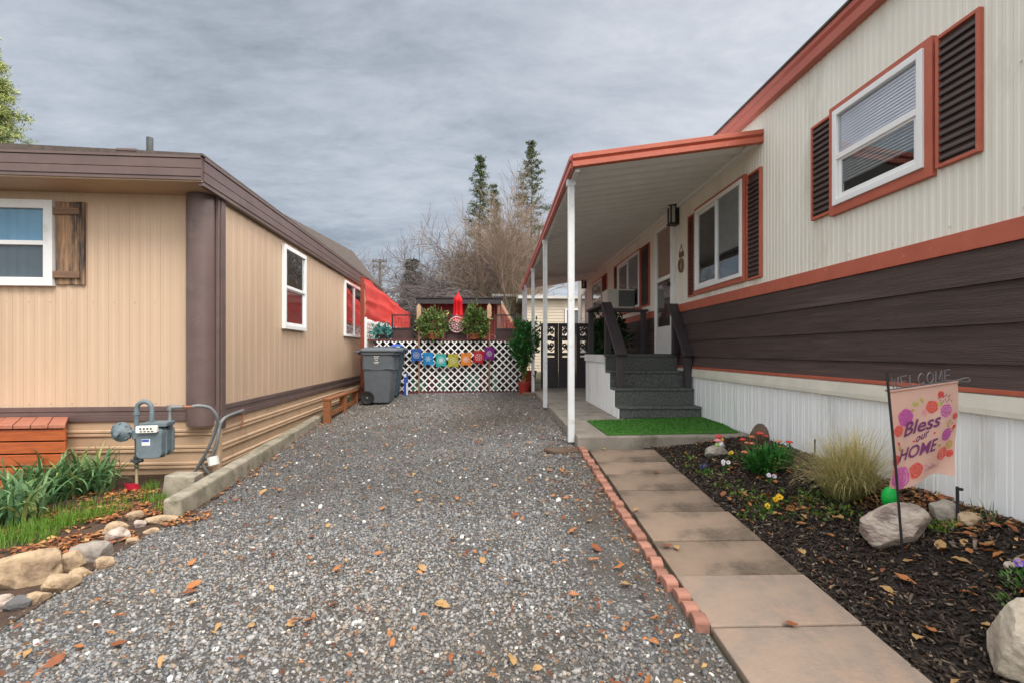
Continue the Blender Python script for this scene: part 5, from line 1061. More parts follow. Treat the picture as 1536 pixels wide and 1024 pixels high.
lattice(MB(), pz.y + .12, 17.5, .5, 2.0, smp, .13, .04).build('lattice_panel', T['lat'], S2); MB().mbox(smp, pz.y + .06, pz.y + .115, -.02, .03, .4, 2.05).mbox(smp, pz.y + .116, 17.5, -.02, -.004, 1.96, 2.02).build('fence_frame', T['lat'], S2)
MB().tube([(xT, 17.0, .4), (xT, 17.0, 2.6)], .035, 8).solo('thin_post', T['redpost'], 'far post holding the back end of the red tarp', 'post')
# gate
yG = 11.55; gx0, gx1 = atY(811, 530, yG).x, XW - .02; zG = atY(850, 485, yG).z; GT = thing('scrollwork_gate', 'dark brown gate with scroll cut panels across the patio walk', 'gate', ((gx0 + gx1) / 2, yG, ZS))
npn = 4; wP = (gx1 - gx0) / npn; ph = zG - ZS
for i in range(npn):
    a, b = gx0 + i * wP + .004, gx0 + (i + 1) * wP - .004; zm = ZS + ph * .53
    gm_ = lambda s, d, z: Vector((s, yG - d, z)); m = MB().ring(gm_, a, b, ZS + .02, zG, .085, 0, .035); m.mbox(gm_, a + .085, b - .085, .002, .033, zm - .03, zm + .03)
    o = m.build('gate_panel', T['rail'], GT, bevel=.004); m = MB(); z = ZS + .075
    while z + .09 < zm: m.mbox(gm_, a + .084, b - .084, .008, .024, z, z + .0915); z += .092
    m.build('gate_boards', T['rail'], o); m = MB(); cx = (a + b) / 2; cz0 = (zm + zG) / 2; hw, hh_ = (b - a) / 2 - .085, (zG - zm) / 2 - .045
    for (ux, uz, s1, s2) in ((-.45, .48, 1, 1), (.42, .5, -1, 1), (.4, -.45, -1, -1), (-.45, -.48, 1, -1), (0.0, 0.02, 1, 1), (.62, .02, 1, -1), (-.65, .0, -1, 1), (.0, .72, 1, -1), (.0, -.7, -1, 1)):
        r0 = min(hw, hh_) * .52; pts = [Vector((cx + ux * hw + s1 * r0 * (1 - t / 9.5) * math.cos(t), yG - .018, cz0 + uz * hh_ + s2 * r0 * (1 - t / 9.5) * math.sin(t))) for t in lin(0, 8.2, 26)]; m.tube(pts, [.026 - .012 * k / 25 for k in range(26)], 5)
    for k in range(3): zz_ = zm + .04 + k * hh_ * .8; m.tube([(a + .05, yG - .018, zz_), (cx - hw * .3, yG - .018, zz_ + hh_ * .35), (cx + hw * .3, yG - .018, zz_ + .02), (b - .05, yG - .018, zz_ + hh_ * .4)], .013, 5)
    m.build('scrollwork', T['rail'], o)
# houses beyond
def back_house(name, label, x0, x1, y0, y1, z1, mat, roofz, lap=.13, win=()):
    h = thing(name, label, 'house', ((x0 + x1) / 2, (y0 + y1) / 2, .4)); MB().box(x0 + .02, x1 - .02, y0 + .02, y1, .3, z1).build('wall', T[mat], h)
    m = MB(); z = .35
    while z < z1 - .02: e = min(z1, z + lap); m.prism([(x0, y0 + .019, z), (x0, y0 - .008, z), (x0, y0 + .010, e), (x0, y0 + .019, e)], (x1 - x0, 0, 0)); z += lap
    m.build('siding', T[mat], h); o = MB().prism([(x0 - .25, y0 - .3, z1), (x0 - .25, y0 - .3, z1 + .12), (x0 - .25, (y0 + y1) / 2, z1 + roofz), (x0 - .25, y1 + .3, z1 + .12), (x0 - .25, y1 + .3, z1)], (x1 - x0 + .5, 0, 0)).build('roof', T['roofw'], h)
    for (wx0, wx1, wz0, wz1) in win:
        wm = lambda s, d, z: Vector((s, y0 - .012 - d, z)); w_ = MB().ring(wm, wx0, wx1, wz0, wz1, .06, 0, .05).build('window', T['vinyl'], h); MB().mbox(wm, wx0 + .05, wx1 - .05, .005, .012, wz0 + .05, wz1 - .05).build('pane', T['greycurt'], w_)
yH = 21.5; x0, x1 = atY(786, 460, yH).x, atY(862, 460, yH).x
back_house('yellow_house', 'pale yellow sided house beyond the gate with a white roof edge', x0, x1 + 3.5, yH, yH + 5, atY(800, 449, yH).z, 'siding2', .35, win=((x0 + 1.75, x0 + 2.35, 1.9, 3.1),))
yH = 24.5; x0, x1 = atY(745, 460, yH).x, atY(788, 460, yH).x
back_house('grey_house', 'pale grey house behind the shed and bare trees', x0, x1 + .6, yH, yH + 5, atY(760, 446, yH).z, 'siding3', .3)
# ================================================================== BINS
def wheelie(label, x0, x1, y0, y1, H_, mat):
    g_ = gz((x0 + x1) / 2, (y0 + y1) / 2); th = thing('wheelie_bin', label, 'wheelie bin', ((x0 + x1) / 2, (y0 + y1) / 2, g_)); zt = g_ + H_
    def loft(levels):
        m = MB(); V = []
        for (ins, z, xr) in levels:
            a0, a1, b0, b1 = x0 + ins * .5, x1 - ins * xr, y0 + ins * .6, y1 - ins * .6
            V += [(a, b, z) for a, b in [(a0 + c[0] * (a1 - a0), b0 + c[1] * (b1 - b0)) for c in ((.06, 0), (.94, 0), (1, .06), (1, .94), (.94, 1), (.06, 1), (0, .94), (0, .06))]]
        n = len(levels); m.add(V, [(i * 8 + j, i * 8 + (j + 1) % 8, (i + 1) * 8 + (j + 1) % 8, (i + 1) * 8 + j) for i in range(n - 1) for j in range(8)] + [tuple(range(8)), tuple(range(8 * n - 8, 8 * n))]); return m
    m = loft([(.11, g_ + .03, 1.2), (.085, g_ + .25, 1.2), (.05, g_ + H_ * .60, 1.2), (.028, g_ + H_ * .62, 1.2), (.02, zt - .12, 1.2), (-.02, zt - .118, 1), (-.02, zt - .07, 1)])
    # moulded handle recess bars on the side
    m.box(x0 + .06, x0 + .20, y0 + .005, y0 + .03, zt - .40, zt - .385); m.box(x1 - .22, x1 - .06, y0 + .003, y0 + .03, zt - .40, zt - .385)
    m.build('body', T[mat], th, bevel=.012)
    m = loft([(-.05, zt - .068, 1), (-.055, zt - .03, 1), (.0, zt, 1.4), (.16, zt + .018, 1.6)]); m.box(x0 - .13, x0 + .05, y0 + .06, y1 - .06, zt - .085, zt - .04); m.build('lid', T[mat], th, bevel=.012)
    m = MB().tube([(x0 - .09, y0 + .07, zt - .10), (x0 - .09, y1 - .07, zt - .10)], .018, 8); m.build('handle', T[mat], th)
    for yy in (y0 + .02, y1 - .075):
        MB().lathe((x0 + .12, yy + .055, g_ + .135), [(.05, .0), (.09, .004), (.115, .0), (.135, .008), (.135, .05), (.115, .056), (.10, .048), (.03, .05), (.028, .058)], 26, ax='y').build('wheel', T['black'], th, smooth=40)
        MB().lathe((x0 + .12, yy - .002, g_ + .135), [(.022, 0), (.022, .006)], 12, ax='y').build('hub_cap', T['pipe'], th)
    return th, zt
xb0, xb1 = atY(541, 560, 10.05).x, atY(592, 560, 10.05).x
B1, zt1 = wheelie('front grey wheelie bin with white printed mark, beside the tan wall', xb0, xb1, 10.05, 10.68, 1.10, 'bin')
m = MB(); c = atY(564.5, 540, 10.045)
def rect(cx, cz, w_, h_): m.add([(cx - w_ / 2, 10.052, cz - h_ / 2), (cx + w_ / 2, 10.052, cz - h_ / 2), (cx + w_ / 2, 10.052, cz + h_ / 2), (cx - w_ / 2, 10.052, cz + h_ / 2)], [(0, 1, 2, 3)])
for i, w_ in enumerate((.022, .018, .024, .016)): rect(c.x - .034 + i * .026, c.z + .075, w_ * .8, .018)
for k in range(3):
    a = k * 2.094; m.prism([Vector((c.x + .034 * math.cos(a + t), 10.050, c.z + .026 + .034 * math.sin(a + t))) for t in (0, .5, 1.0, 1.4)] + [Vector((c.x + .020 * math.cos(a + t), 10.050, c.z + .026 + .020 * math.sin(a + t))) for t in (1.4, 1.0, .5, 0)], (0, .003, 0))
for i, w_ in enumerate((.014, .02, .016, .022, .014)): rect(c.x - .045 + i * .0225, c.z - .035, w_ * .8, .016)
for i, w_ in enumerate((.02, .014, .018)): rect(c.x - .022 + i * .022, c.z - .062, w_ * .8, .014)
pm = m.build('printed_mark', T['paper'], B1)
for v in pm.data.vertices: v.co.y += (v.co.z - 0) * -.012 - .004 
B2, zt2 = wheelie('second blue grey wheelie bin half hidden behind the front bin', atY(548, 560, 10.78).x, atY(603, 560, 10.78).x, 10.76, 11.24, 1.06, 'bin2')
bc = atY(596, 523, 10.95); P = MB(); P.sheet(lambda u, v: Vector((bc.x + u * .16 * math.cos(v) - .02, 10.98 + u * .16 * math.sin(v), zt2 + .022 + (.05 + .035 * noise.noise((math.cos(v) * 2, math.sin(v) * 2, 4))) * (1 - u * u))), lin(.02, 1, 6), lin(0, 2 * math.pi, 20)).solo('blue_bag', T['bluepl'], 'crumpled blue plastic bag lying on the lid of the rear bin', 'bag', smooth=True)
bq = atY(609, 580, 11.12); g_ = gz(bq.x, 11.12); TB = thing('blue_board', 'narrow blue and white board standing between the bins and the lattice', 'board', (bq.x, 11.12, g_))
MB().box(bq.x - .045, bq.x + .045, 11.10, 11.13, g_, g_ + .48).build('panel', T['bluepl'], TB, bevel=.004); MB().box(bq.x + .012, bq.x + .043, 11.094, 11.0995, g_ + .01, g_ + .28).box(bq.x - .043, bq.x + .01, 11.094, 11.0995, g_ + .40, g_ + .47).build('stripe', T['paper'], TB)
# ================================================================== ROCKS
def rock(label, px, py, w_, d, h, mat, seed, rot=0, cat='rock', name='rock', sink=.25, group=None, cuts=9, rough=.12):
    p = gp(px, py); rr = random.Random(seed); bm = bmesh.new(); bmesh.ops.create_icosphere(bm, subdivisions=5, radius=1)
    pl = []
    for i in range(cuts):
        n = Vector((rr.gauss(0, 1), rr.gauss(0, 1), rr.gauss(0, .8))).normalized(); pl.append((n, rr.uniform(.62, .88)))
    for v in bm.verts:
        c = v.co.copy(); c *= 1 + rough * noise.noise(c * 1.6 + Vector((seed, 0, 0))) + rough * .5 * noise.noise(c * 4 + Vector((seed, 2, 0)))
        for n, q in pl:
            e = c.dot(n) - q
            if e > 0: c -= n * e * .92
        c *= 1 + .022 * noise.noise(c * 9 + Vector((seed, 5, 0))) + .012 * noise.noise(c * 22 + Vector((seed, 7, 0))) - .05 * max(0, .10 - abs(noise.noise(c * 1.9 + Vector((seed, 9, 3))))) * 10 * .35; v.co = Vector((c.x * w_ / 2, c.y * d / 2, c.z * h / 2))
    me = bpy.data.meshes.new(name); bm.to_mesh(me); bm.free(); me.shade_smooth(); me.set_sharp_from_angle(angle=R(38))
    o = link(name, me, T[mat]); o.location = (p.x, p.y, gz(p.x, p.y) + h * (.5 - sink)); o.rotation_euler = (0, 0, rot); return tag(o, label, cat, group)
RK = [('big flat tan boulder at the left edge of the gravel', 42, 872, .34, .26, .24, 'rocktan', 3, .5), ('tan rounded rock touching the big tan boulder', 107, 852, .15, .14, .15, 'rocktan', 5, 0), ('oval tan stone in front of the big tan boulder', 93, 884, .17, .11, .13, 'rocktan', 8, .6),
      ('grey and tan rock between the big boulder and the pair of pale stones', 140, 838, .26, .18, .15, 'rockgrey', 10, .25), ('pinkish rock behind the pale oval stone', 173, 801, .17, .12, .12, 'rocktan', 13, .3), ('pale oval stone in front of the pinkish rock', 176, 811, .15, .11, .12, 'rockpale', 15, .2),
      ('small pale round stone in the border of the left bed', 210, 789, .085, .07, .075, 'rockpale', 18, 0), ('low brown rock nearest the end of the concrete curb', 243, 783, .22, .13, .085, 'rocktan', 22, .2), ('small flat tan stone on the gravel edge below the brown rock', 226, 799, .10, .08, .05, 'rocktan', 25, .4),
      ('dark slate grey stone near the lower left corner of the gravel', 25, 912, .12, .10, .09, 'rockslate', 30, .2), ('white stone at the lower left corner', 3, 914, .10, .10, .10, 'rockpale', 33, 0), ('small rounded tan stone left of the oval tan stone', 55, 902, .12, .09, .08, 'rocktan', 71, .3), ('small tan stone wedged beside the grey and tan rock', 120, 866, .11, .09, .08, 'rocktan', 73, .8), ('round tan stone on the gravel side of the grey and tan rock', 156, 850, .12, .10, .09, 'rocktan', 76, .1), ('tan pebble sized stone right of the pale oval stone', 197, 815, .09, .08, .06, 'rocktan', 78, 0), ('low tan stone behind the small pale round stone', 203, 778, .13, .10, .09, 'rocktan', 81, .5), ('flat brown rock fragment touching the curb end', 262, 768, .15, .10, .06, 'rockdark', 36, .5)]
for r in RK: rock(*r)
rock('large pale granite boulder behind the garden flag pole', 1345, 812, .37, .25, .27, 'rockpale', 41, .15, name='boulder', cat='boulder', sink=.22)
rock('big sandy boulder at the lower right corner of the bed', 1548, 1000, .36, .30, .30, 'rocksand', 44, .3, name='boulder', cat='boulder', sink=.2, cuts=12)
rock('grey brown rock behind the granite boulder by the skirting', 1418, 778, .17, .14, .13, 'rockgrey', 47, 0); rock('small tan rock at the foot of the black garden stake', 1453, 789, .12, .10, .10, 'rocktan', 50, .2)
G_ST = rock('flat grey brown stone carrying the painted figurine', 1076, 683, .24, .18, .13, 'rockgrey', 53, .1); rock('round dark brown rock against the white skirting', 1146, 660, .24, .20, .24, 'rockdark', 57, 0, sink=.3)
rock('white oval pebble near the right edge of the bed', 1517, 853, .075, .05, .045, 'rockpale', 61, .4, name='pebble', cat='pebble'); rock('tan oval pebble beside the white pebble', 1528, 846, .07, .045, .04, 'rocktan', 62, .2, name='pebble', cat='pebble')
# ================================================================== PLANTS
def plant(name, label, cat, V, Fc, C, mat, part, base, group=None):
    th = thing(name, label, cat, base, 0, group); np_mesh(part, V, Fc, T[mat], th, C); return th
IR = [(.085, .19, .075), (.11, .24, .09), (.16, .30, .13), (.06, .14, .055), (.20, .30, .13), (.30, .34, .11)]
for px, py, r, n, lb in ((8, 785, .22, 140, 'broad bladed iris clump at the left edge of the photo'), (52, 752, .24, 170, 'tall iris clump before the left end of the deck step'), (100, 742, .20, 150, 'dense iris clump in the middle of the left bed'), (143, 738, .15, 95, 'right hand iris clump with arching blades near the gas meter')):
    p = gp(px, py); P = disc_pts(p.x, p.y, r, n); V, Fc, C = blades(P, .24, .52, .036, (.05, .7), (.4, 3.1), IR, 9)
    plant('iris_clump', lb, 'plant', V, Fc, C, 'blade', 'leaves', (p.x, p.y, p.z))
P = []
for px, py, r, n in ((40, 800, .16, 420), (85, 790, .17, 560), (115, 782, .13, 420), (148, 776, .11, 260), (15, 815, .14, 300), (62, 812, .1, 200), (232, 752, .1, 150), (255, 765, .1, 130), (225, 735, .08, 120), (178, 770, .1, 80), (100, 768, .16, 140), (60, 780, .16, 140), (195, 752, .14, 90), (150, 760, .12, 90)):
    p = gp(px, py); P.append(disc_pts(p.x, p.y, r, n))
V, Fc, C = blades(np.concatenate(P), .04, .12, .0045, (.0, .5), (.1, 1.2), [(.13, .26, .03), (.18, .32, .045), (.10, .2, .025)], 3); tag(np_mesh('lawn_grass', V, Fc, T['blade'], cols=C), 'bright green tufty grass in front of the iris clumps', 'grass', kind='stuff')
p = gp(165, 720); V, Fc, C = blades(disc_pts(p.x, p.y, .14, 26), .18, .42, .007, (.1, .6), (.2, 1.2), [(.09, .09, .035), (.06, .05, .03), (.10, .13, .04)], 5); plant('dry_grass_tuft', 'thin dry grass tuft between the iris clumps and the gas meter', 'grass tuft', V, Fc, C, 'blade', 'leaves', tuple(p))
# fountain grass
p = gp(1272, 745); n = 2000; P = disc_pts(p.x, p.y, .10, n); az_ = npr.uniform(0, 2 * math.pi, n)
V, Fc, C = blades(P, .24, .54, .0042, (.0, .95), (.1, 2.3), [(.21, .27, .07), (.28, .29, .10), (.16, .22, .055)], 7, az=az_, tip=(.66, .55, .27), var=.3); plant('fountain_grass', 'large straw coloured fountain grass clump beside the granite boulder', 'ornamental grass', V, Fc, C, 'blade', 'blades', tuple(p))
p = gp(1128, 672); V, Fc, C = blades(disc_pts(p.x, p.y, .10, 110), .08, .24, .004, (.0, .7), (.1, 1.0), [(.20, .10, .06), (.27, .16, .10), (.13, .07, .05)], 4); plant('dry_grass_tuft', 'reddish dry grass tuft around the mushroom ornaments', 'grass tuft', V, Fc, C, 'blade', 'leaves', tuple(p))
q = gp(1127, 655); MB().tube(spl([q, q + Vector((.03, 0, .10)), q + Vector((.10, 0, .15)), q + Vector((.15, 0, .14)), q + Vector((.165, 0, .08))]), [.005] * 33, 5).solo('bent_reed', T['barn2'], 'bent brown reed arching above the round dark rock', 'reed')
p = gp(1152, 705); n = 1000; P0 = disc_pts(p.x, p.y, .115, n); V, Fc, C = blades(P0, .10, .25, .020, (.05, 1.0), (.3, 1.9), [(.035, .15, .025), (.05, .21, .035), (.08, .28, .05), (.025, .10, .02)], 5); plant('leafy_perennial', 'lush green leafy perennial under the mushroom ornaments', 'plant', V, Fc, C, 'blade', 'leaves', tuple(p))
# low seedlings
P = []
for px, py, r, n in ((1065, 712, .10, 50), (1090, 730, .12, 60), (1120, 745, .12, 70), (1145, 760, .12, 60), (1105, 690, .08, 40), (1195, 745, .15, 90), (1230, 748, .12, 110), (1130, 775, .12, 80), (1210, 775, .14, 60), (1255, 772, .1, 40), (1020, 690, .12, 40), (1045, 705, .12, 40), (1175, 765, .15, 70), (1290, 770, .12, 60)):
    p = gp(px, py); P.append(disc_pts(p.x, p.y, r, n, .01))
P = np.concatenate(P); V, Fc, C = leaves(P, .034, .5, [(.10, .19, .03), (.15, .25, .045), (.07, .13, .025), (.22, .27, .05)], .7); tag(np_mesh('seedlings', V, Fc, T['leafc'], cols=C), 'low green seedlings sprouting through the bark mulch', 'seedlings', kind='stuff')
def clumplet(name, label, px, py, r, n, L_, w_, pal, cat='plant'):
    p = gp(px, py); V, Fc, C = blades(disc_pts(p.x, p.y, r, n), L_ * .6, L_, w_, (.2, 1.2), (.2, 1.0), pal, 4); return plant(name, label, cat, V, Fc, C, 'blade', 'leaves', tuple(p)), p
clumplet('small_weed', 'small bright green weed at the foot of the black garden stake', 1416, 792, .07, 160, .06, .010, [(.16, .28, .04), (.22, .36, .06)])
clumplet('small_weed', 'wispy grass weed against the skirting right of the black stake', 1470, 786, .05, 14, .17, .006, [(.12, .18, .06)]); clumplet('small_weed', 'small broad leaved weed above the sandy corner boulder', 1526, 878, .05, 40, .075, .018, [(.09, .2, .05), (.14, .26, .07)])
clumplet('small_weed', 'second small weed just above the sandy corner boulder', 1522, 905, .05, 34, .06, .014, [(.10, .2, .05), (.14, .24, .07)])
def pansy(label, px, py, cols, k, lpal=[(.05, .14, .03), (.08, .19, .04)]):
    th, p = clumplet('pansy', label, px, py, .04, 46, .06, .016, lpal, 'flower')
    V, Fc, C = [], [], []; n = 0
    for i in range(k):
        c = np.array((p.x + rnd.uniform(-.032, .032), p.y + rnd.uniform(-.02, .02), p.z + .045 + rnd.uniform(0, .022))); nr = np.array((rnd.uniform(-.5, .2), -.9, .6)); nr /= np.linalg.norm(nr); a = np.cross(nr, (0, 0, 1)); a /= np.linalg.norm(a); b = np.cross(a, nr)
        for j in range(5):
            t = 2 * math.pi * j / 5 + .3; q = c + (a * math.cos(t) + b * math.sin(t)) * .0085 + nr * (.002 * (j % 2)); ring_ = [q + (a * math.cos(s) + b * math.sin(s)) * .0095 for s in np.linspace(0, 2 * math.pi, 9)[:-1]]
            V += ring_; Fc.append(list(range(n, n + 8))); C += [np.array(cols[j % len(cols)])] * 8; n += 8
        V += [c + nr * .004 + (a * math.cos(s) + b * math.sin(s)) * .004 for s in np.linspace(0, 2 * math.pi, 9)[:-1]]; Fc.append(list(range(n, n + 8))); C += [np.array((.5, .28, .02) if cols[0][0] < .7 else (.25, .10, .01))] * 8; n += 8
    np_mesh('petals', np.array(V), np.array(Fc), T['petal'], th, np.array(C))
pansy('single yellow pansy beside the figurine stone', 1098, 687, [(.75, .48, .02)], 2); pansy('bright yellow pansies in the middle of the mulch bed', 1163, 758, [(.80, .52, .02), (.78, .46, .02)], 5); pansy('low yellow pansy at the left of the bright yellow pansies', 1153, 769, [(.72, .46, .03)], 2)
pansy('pale lilac pansy below the leafy perennial', 1157, 724, [(.55, .45, .62), (.68, .62, .72)], 2); pansy('dark blue pansy near the walkway edge', 1058, 710, [(.03, .03, .16)], 3); pansy('white pansy between the figurine stone and the walkway', 1090, 704, [(.7, .68, .68)], 3); pansy('purple pansy at the right edge of the photo', 1535, 862, [(.20, .10, .42), (.34, .22, .55)], 3)
# ================================================================== ORNAMENTS IN THE BED
MU = [(1140, 649, .032, 'mushred', 'bright red mushroom ornament before the round dark rock, highest of the red ones'), (1149, 653, .020, 'mushred', 'small red mushroom ornament tucked beside the highest red one'), (1114, 658, .026, 'mushred', 'red mushroom ornament at the left of the group'), (1117, 677, .029, 'mushor', 'large orange red mushroom ornament low in front of the leafy plant'),
      (1184, 662, .030, 'mushred', 'red mushroom ornament at the right side of the leafy plant'), (1128, 654, .026, 'mushor', 'orange mushroom ornament left of the highest red mushroom'), (1120, 663, .020, 'mushor', 'small orange mushroom ornament below the left red one'), (1128, 664, .022, 'mushor', 'orange mushroom ornament in the middle of the group'),
      (1168, 661, .027, 'mushor', 'orange mushroom ornament over the right half of the leafy plant'), (1137, 672, .020, 'mushor', 'small orange mushroom ornament at the top left of the leafy plant'), (1170, 669, .014, 'mushred', 'tiny red mushroom ornament just under the right orange one')]
base_m = gp(1150, 690)
for px, py, r, mt_, lb in MU:
    yy = base_m.y + (.12 if py < 660 else .02 if py < 668 else -.10); c = atY(px, py, yy); g_ = gz(c.x, yy); th = thing('mushroom_ornament', lb, 'garden ornament', (c.x, yy, g_))
    MB().lathe((c.x, yy, c.z), [(.003, r * .34), (r * .5, r * .30), (r * .85, r * .10), (r, -.08 * r), (r * .95, -.2 * r), (r * .3, -.1 * r), (.003, -.1 * r)], 18).build('cap', T[mt_], th, smooth=60)
    MB().tube([(c.x, yy, g_ - .01), (c.x + .004, yy, c.z - r * .1)], [.005, .006], 7).build('stem', T['stemg'], th)
fg = gp(1080, 676); zs = G_ST.location.z + .055; fx, fy = G_ST.location.x + .015, G_ST.location.y; FG = thing('garden_figurine', 'little painted figurine cluster with red caps standing on the grey stone', 'figurine', (fx, fy, zs - .02))
def ball(m, c, r, sx=1, sy=1, sz=1): return m.lathe((0, 0, 0), [(.001, -r)] + [(r * math.cos(a), r * math.sin(a)) for a in lin(-1.35, 1.35, 9)] + [(.001, r)], 14) if False else m.add([Vector(c) + Vector((r * sx * math.cos(t) * math.cos(a), r * sy * math.cos(t) * math.sin(a), r * sz * math.sin(t))) for t in lin(-1.5, 1.5, 8) for a in lin(0, 2 * math.pi, 13)[:-1]], [(i * 12 + j, i * 12 + (j + 1) % 12, (i + 1) * 12 + (j + 1) % 12, (i + 1) * 12 + j) for i in range(7) for j in range(12)])
ball(ball(MB(), (fx + .012, fy - .01, zs + .018), .026, 1, 1, 1.05), (fx + .030, fy + .0, zs + .005), .020).build('body', T['white'], FG, smooth=True)
MB().lathe((fx - .012, fy, zs + .052), [(.001, .022), (.022, .014), (.034, -.002), (.03, -.008), (.008, -.006), (.010, -.05)], 14).build('pink_cap', T['pink'], FG, smooth=60); MB().lathe((fx + .004, fy + .012, zs + .088), [(.001, .018), (.022, .010), (.032, -.004), (.026, -.008), (.008, -.006), (.010, -.08)], 14).build('red_cap', T['mushred'], FG, smooth=60)
ball(MB(), (fx - .022, fy - .01, zs + .012), .024, .8, .8, 1.1).build('green_leaf', T['pgreen'], FG, smooth=True); ball(MB(), (fx + .030, fy + .005, zs + .055), .018, 1, .8, 1.1).build('yellow_flower', T['yellow'], FG, smooth=True); ball(MB(), (fx + .034, fy - .012, zs + .028), .012).build('purple_ball', T['purplei'], FG, smooth=True)
# green globe light behind boulder
eg = gp(1337, 790); ey = gp(1340, 772).y; ec = atY(1334.5, 745, ey); g_ = gz(ec.x, ey); EG = thing('green_globe_light', 'glossy green egg shaped garden globe on a short stake behind the granite boulder', 'garden light', (ec.x, ey, g_))
MB().lathe((ec.x, ey, ec.z), [(.002, .060), (.019, .054), (.034, .034), (.041, .005), (.041, -.014), (.032, -.041), (.017, -.055), (.011, -.058)], 22).build('globe', T['egg'], EG, smooth=True); MB().lathe((ec.x, ey, ec.z - .075), [(.012, 0), (.013, .017), (.010, .019)], 14).build('collar', T['white'], EG, smooth=40); MB().tube([(ec.x, ey, g_ - .02), (ec.x, ey, ec.z - .065)], .006, 7).build('stake', T['white'], EG)
st = gp(1437, 786); th = thing('garden_stake', 'black garden stake with a small side nozzle near the white skirting', 'garden stake', tuple(st)); zt_ = atY(1437, 729, st.y).z
MB().tube([(st.x, st.y, st.z - .03), (st.x - .004, st.y, zt_)], .0075, 8).build('rod', T['blackm'], th); MB().tube([(st.x - .006, st.y, zt_ - .012), (st.x + .020, st.y - .004, zt_ - .014)], .008, 8).build('nozzle', T['blackm'], th)
st = gp(1222, 690); zt_ = atY(1222, 658, st.y).z; MB().tube([(st.x, st.y, st.z - .02), (st.x + .002, st.y, zt_)], .006, 6).solo('thin_stake', T['blackm'], 'thin black stake against the skirting left of the fountain grass', 'stake')
# ================================================================== GARDEN FLAG
fb = gp(1355, 846); ft = atY(1330, 557, fb.y - .02); FL_ = thing('garden_flag', 'pink rose printed garden flag on a leaning black pole with wire lettering', 'garden flag', tuple(fb))
up_ = (ft - fb).normalized(); MB().tube([fb - up_ * .05, fb.lerp(ft, .5) + Vector((.004, 0, 0)), ft], .0058, 8).build('pole', T['blackm'], FL_)
o0 = atY(1331.5, 584.5, fb.y + .015); o1 = atY(1436, 569.5, fb.y + .05); ex = (o1 - o0); Wf = ex.length; ex.normalize(); ez = Vector((0, 0, -1)) + Vector((.0, 0, 0)); ez = (ez - ex * ez.dot(ex) * .35).normalized(); ey_ = ex.cross(ez).normalized()
if ey_.y > 0: ey_ = -ey_
e2 = atY(1453, 566, fb.y + .04)
arm = MB().tube([o0 - ex * .012, o1 + ex * .01], .0042, 7); arm.tube(spl([o1 + ex * .0, e2 + Vector((-.01, 0, .0)), e2 + Vector((.006, 0, -.006)), e2 + Vector((-.002, 0, -.018)), e2 + Vector((-.045, 0, -.016))], 6), .0036, 7); arm.build('arm', T['wire'], FL_)
# wire letters WELCOME above the arm
LET = {'W': [[(0, 1), (.25, 0), (.5, .8), (.75, 0), (1, 1)]], 'E': [[(.9, 1), (.1, 1), (.1, 0), (.9, 0)], [(.1, .5), (.8, .5)]], 'L': [[(.1, 1), (.1, 0), (.9, 0)]], 'C': [[(.9, .85), (.5, 1), (.1, .7), (.1, .3), (.5, 0), (.9, .15)]], 'O': [[(.5, 1), (.1, .75), (.1, .25), (.5, 0), (.9, .25), (.9, .75), (.5, 1)]], 'M': [[(0, 0), (.1, 1), (.5, .2), (.9, 1), (1, 0)]]}
m = MB(); lw_ = Wf * .88 / 7; hz_ = .052; upv = -ez
for i, ch in enumerate('WELCOME'):
    for st_ in LET[ch]:
        pts = [o0 + ex * (.022 + i * lw_ + u * lw_ * .80) + upv * (.006 + v * hz_) for u, v in st_]; m.tube(spl(pts, 4) if ch in 'CO' else pts, .0028, 5)
m.build('wire_lettering', T['wire'], FL_)
Hf = (atY(1333, 735, fb.y).z - o0.z) * -1
def fpt(u, v, d=0):
    wv = .020 * math.sin(v * 3.2 + u * 2.0) * v + .012 * math.sin(u * 9 + v * 4) * v + .05 * v * v * (u - .3)
    hh = Hf * (1 - .07 * u + .035 * math.sin(u * 7) * (v > .9))
    return o0 + ex * (Wf * u * (1 - .17 * v * v) + .010 * v) + ez * (hh * v + .002) + ey_ * (d + wv) * 1.0
fab = MB().sheet(lambda u, v: fpt(u, v), lin(0, 1, 26), lin(0, 1, 34)).build('fabric', T['fabric'], FL_, smooth=True)
MB().tube([fpt(u, .012, 0) for u in lin(.0, 1, 10)], .0065, 7).build('sleeve', T['fabric'], fab)
inks = {}
def ink(k): return inks.setdefault(k, MB())
def blob(k, u, v, r, d=.0016, n=16, wob=.12, sq=1.0, rot=0):
    a = []
    for i in range(n):
        t = 2 * math.pi * i / n; q = r * (1 + wob * math.sin(5 * t + u * 40)); x, y = q * math.cos(t), q * math.sin(t) * sq; x, y = x * math.cos(rot) - y * math.sin(rot), x * math.sin(rot) + y * math.cos(rot); a.append(fpt(u + x, v + y * Wf / Hf, d))
    ink(k).add(a, [tuple(range(n))])
INK = {'hot_pink': (.66, .16, .42), 'pale_pink': (.80, .32, .50), 'rose_red': (.72, .07, .07), 'soft_red': (.80, .20, .15), 'orchid': (.50, .08, .42), 'yellow_green': (.55, .50, .14), 'plum': (.22, .05, .16), 'gold': (.62, .42, .16), 'blush': (.82, .42, .36)}
def rose(u, v, r, a, b, d=.0016):
    blob(b, u, v, r, d, 18, .05)
    for q, nk, rr_ in ((.68, 7, .30), (.40, 5, .24), (.16, 3, .17)):
        for k in range(nk):
            t = k * 6.283 / nk + u * 9 + q * 5; x, y = u + r * q * math.cos(t), v + r * q * math.sin(t) * Wf / Hf; d += .00006
            blob(a, x, y, r * rr_, d + .0003, 9, .0, .55, t + 1.57); blob(b, x - r * .05 * math.cos(t), y - r * .05 * math.sin(t), r * rr_ * .78, d + .00033, 9, 0, .45, t + 1.57)
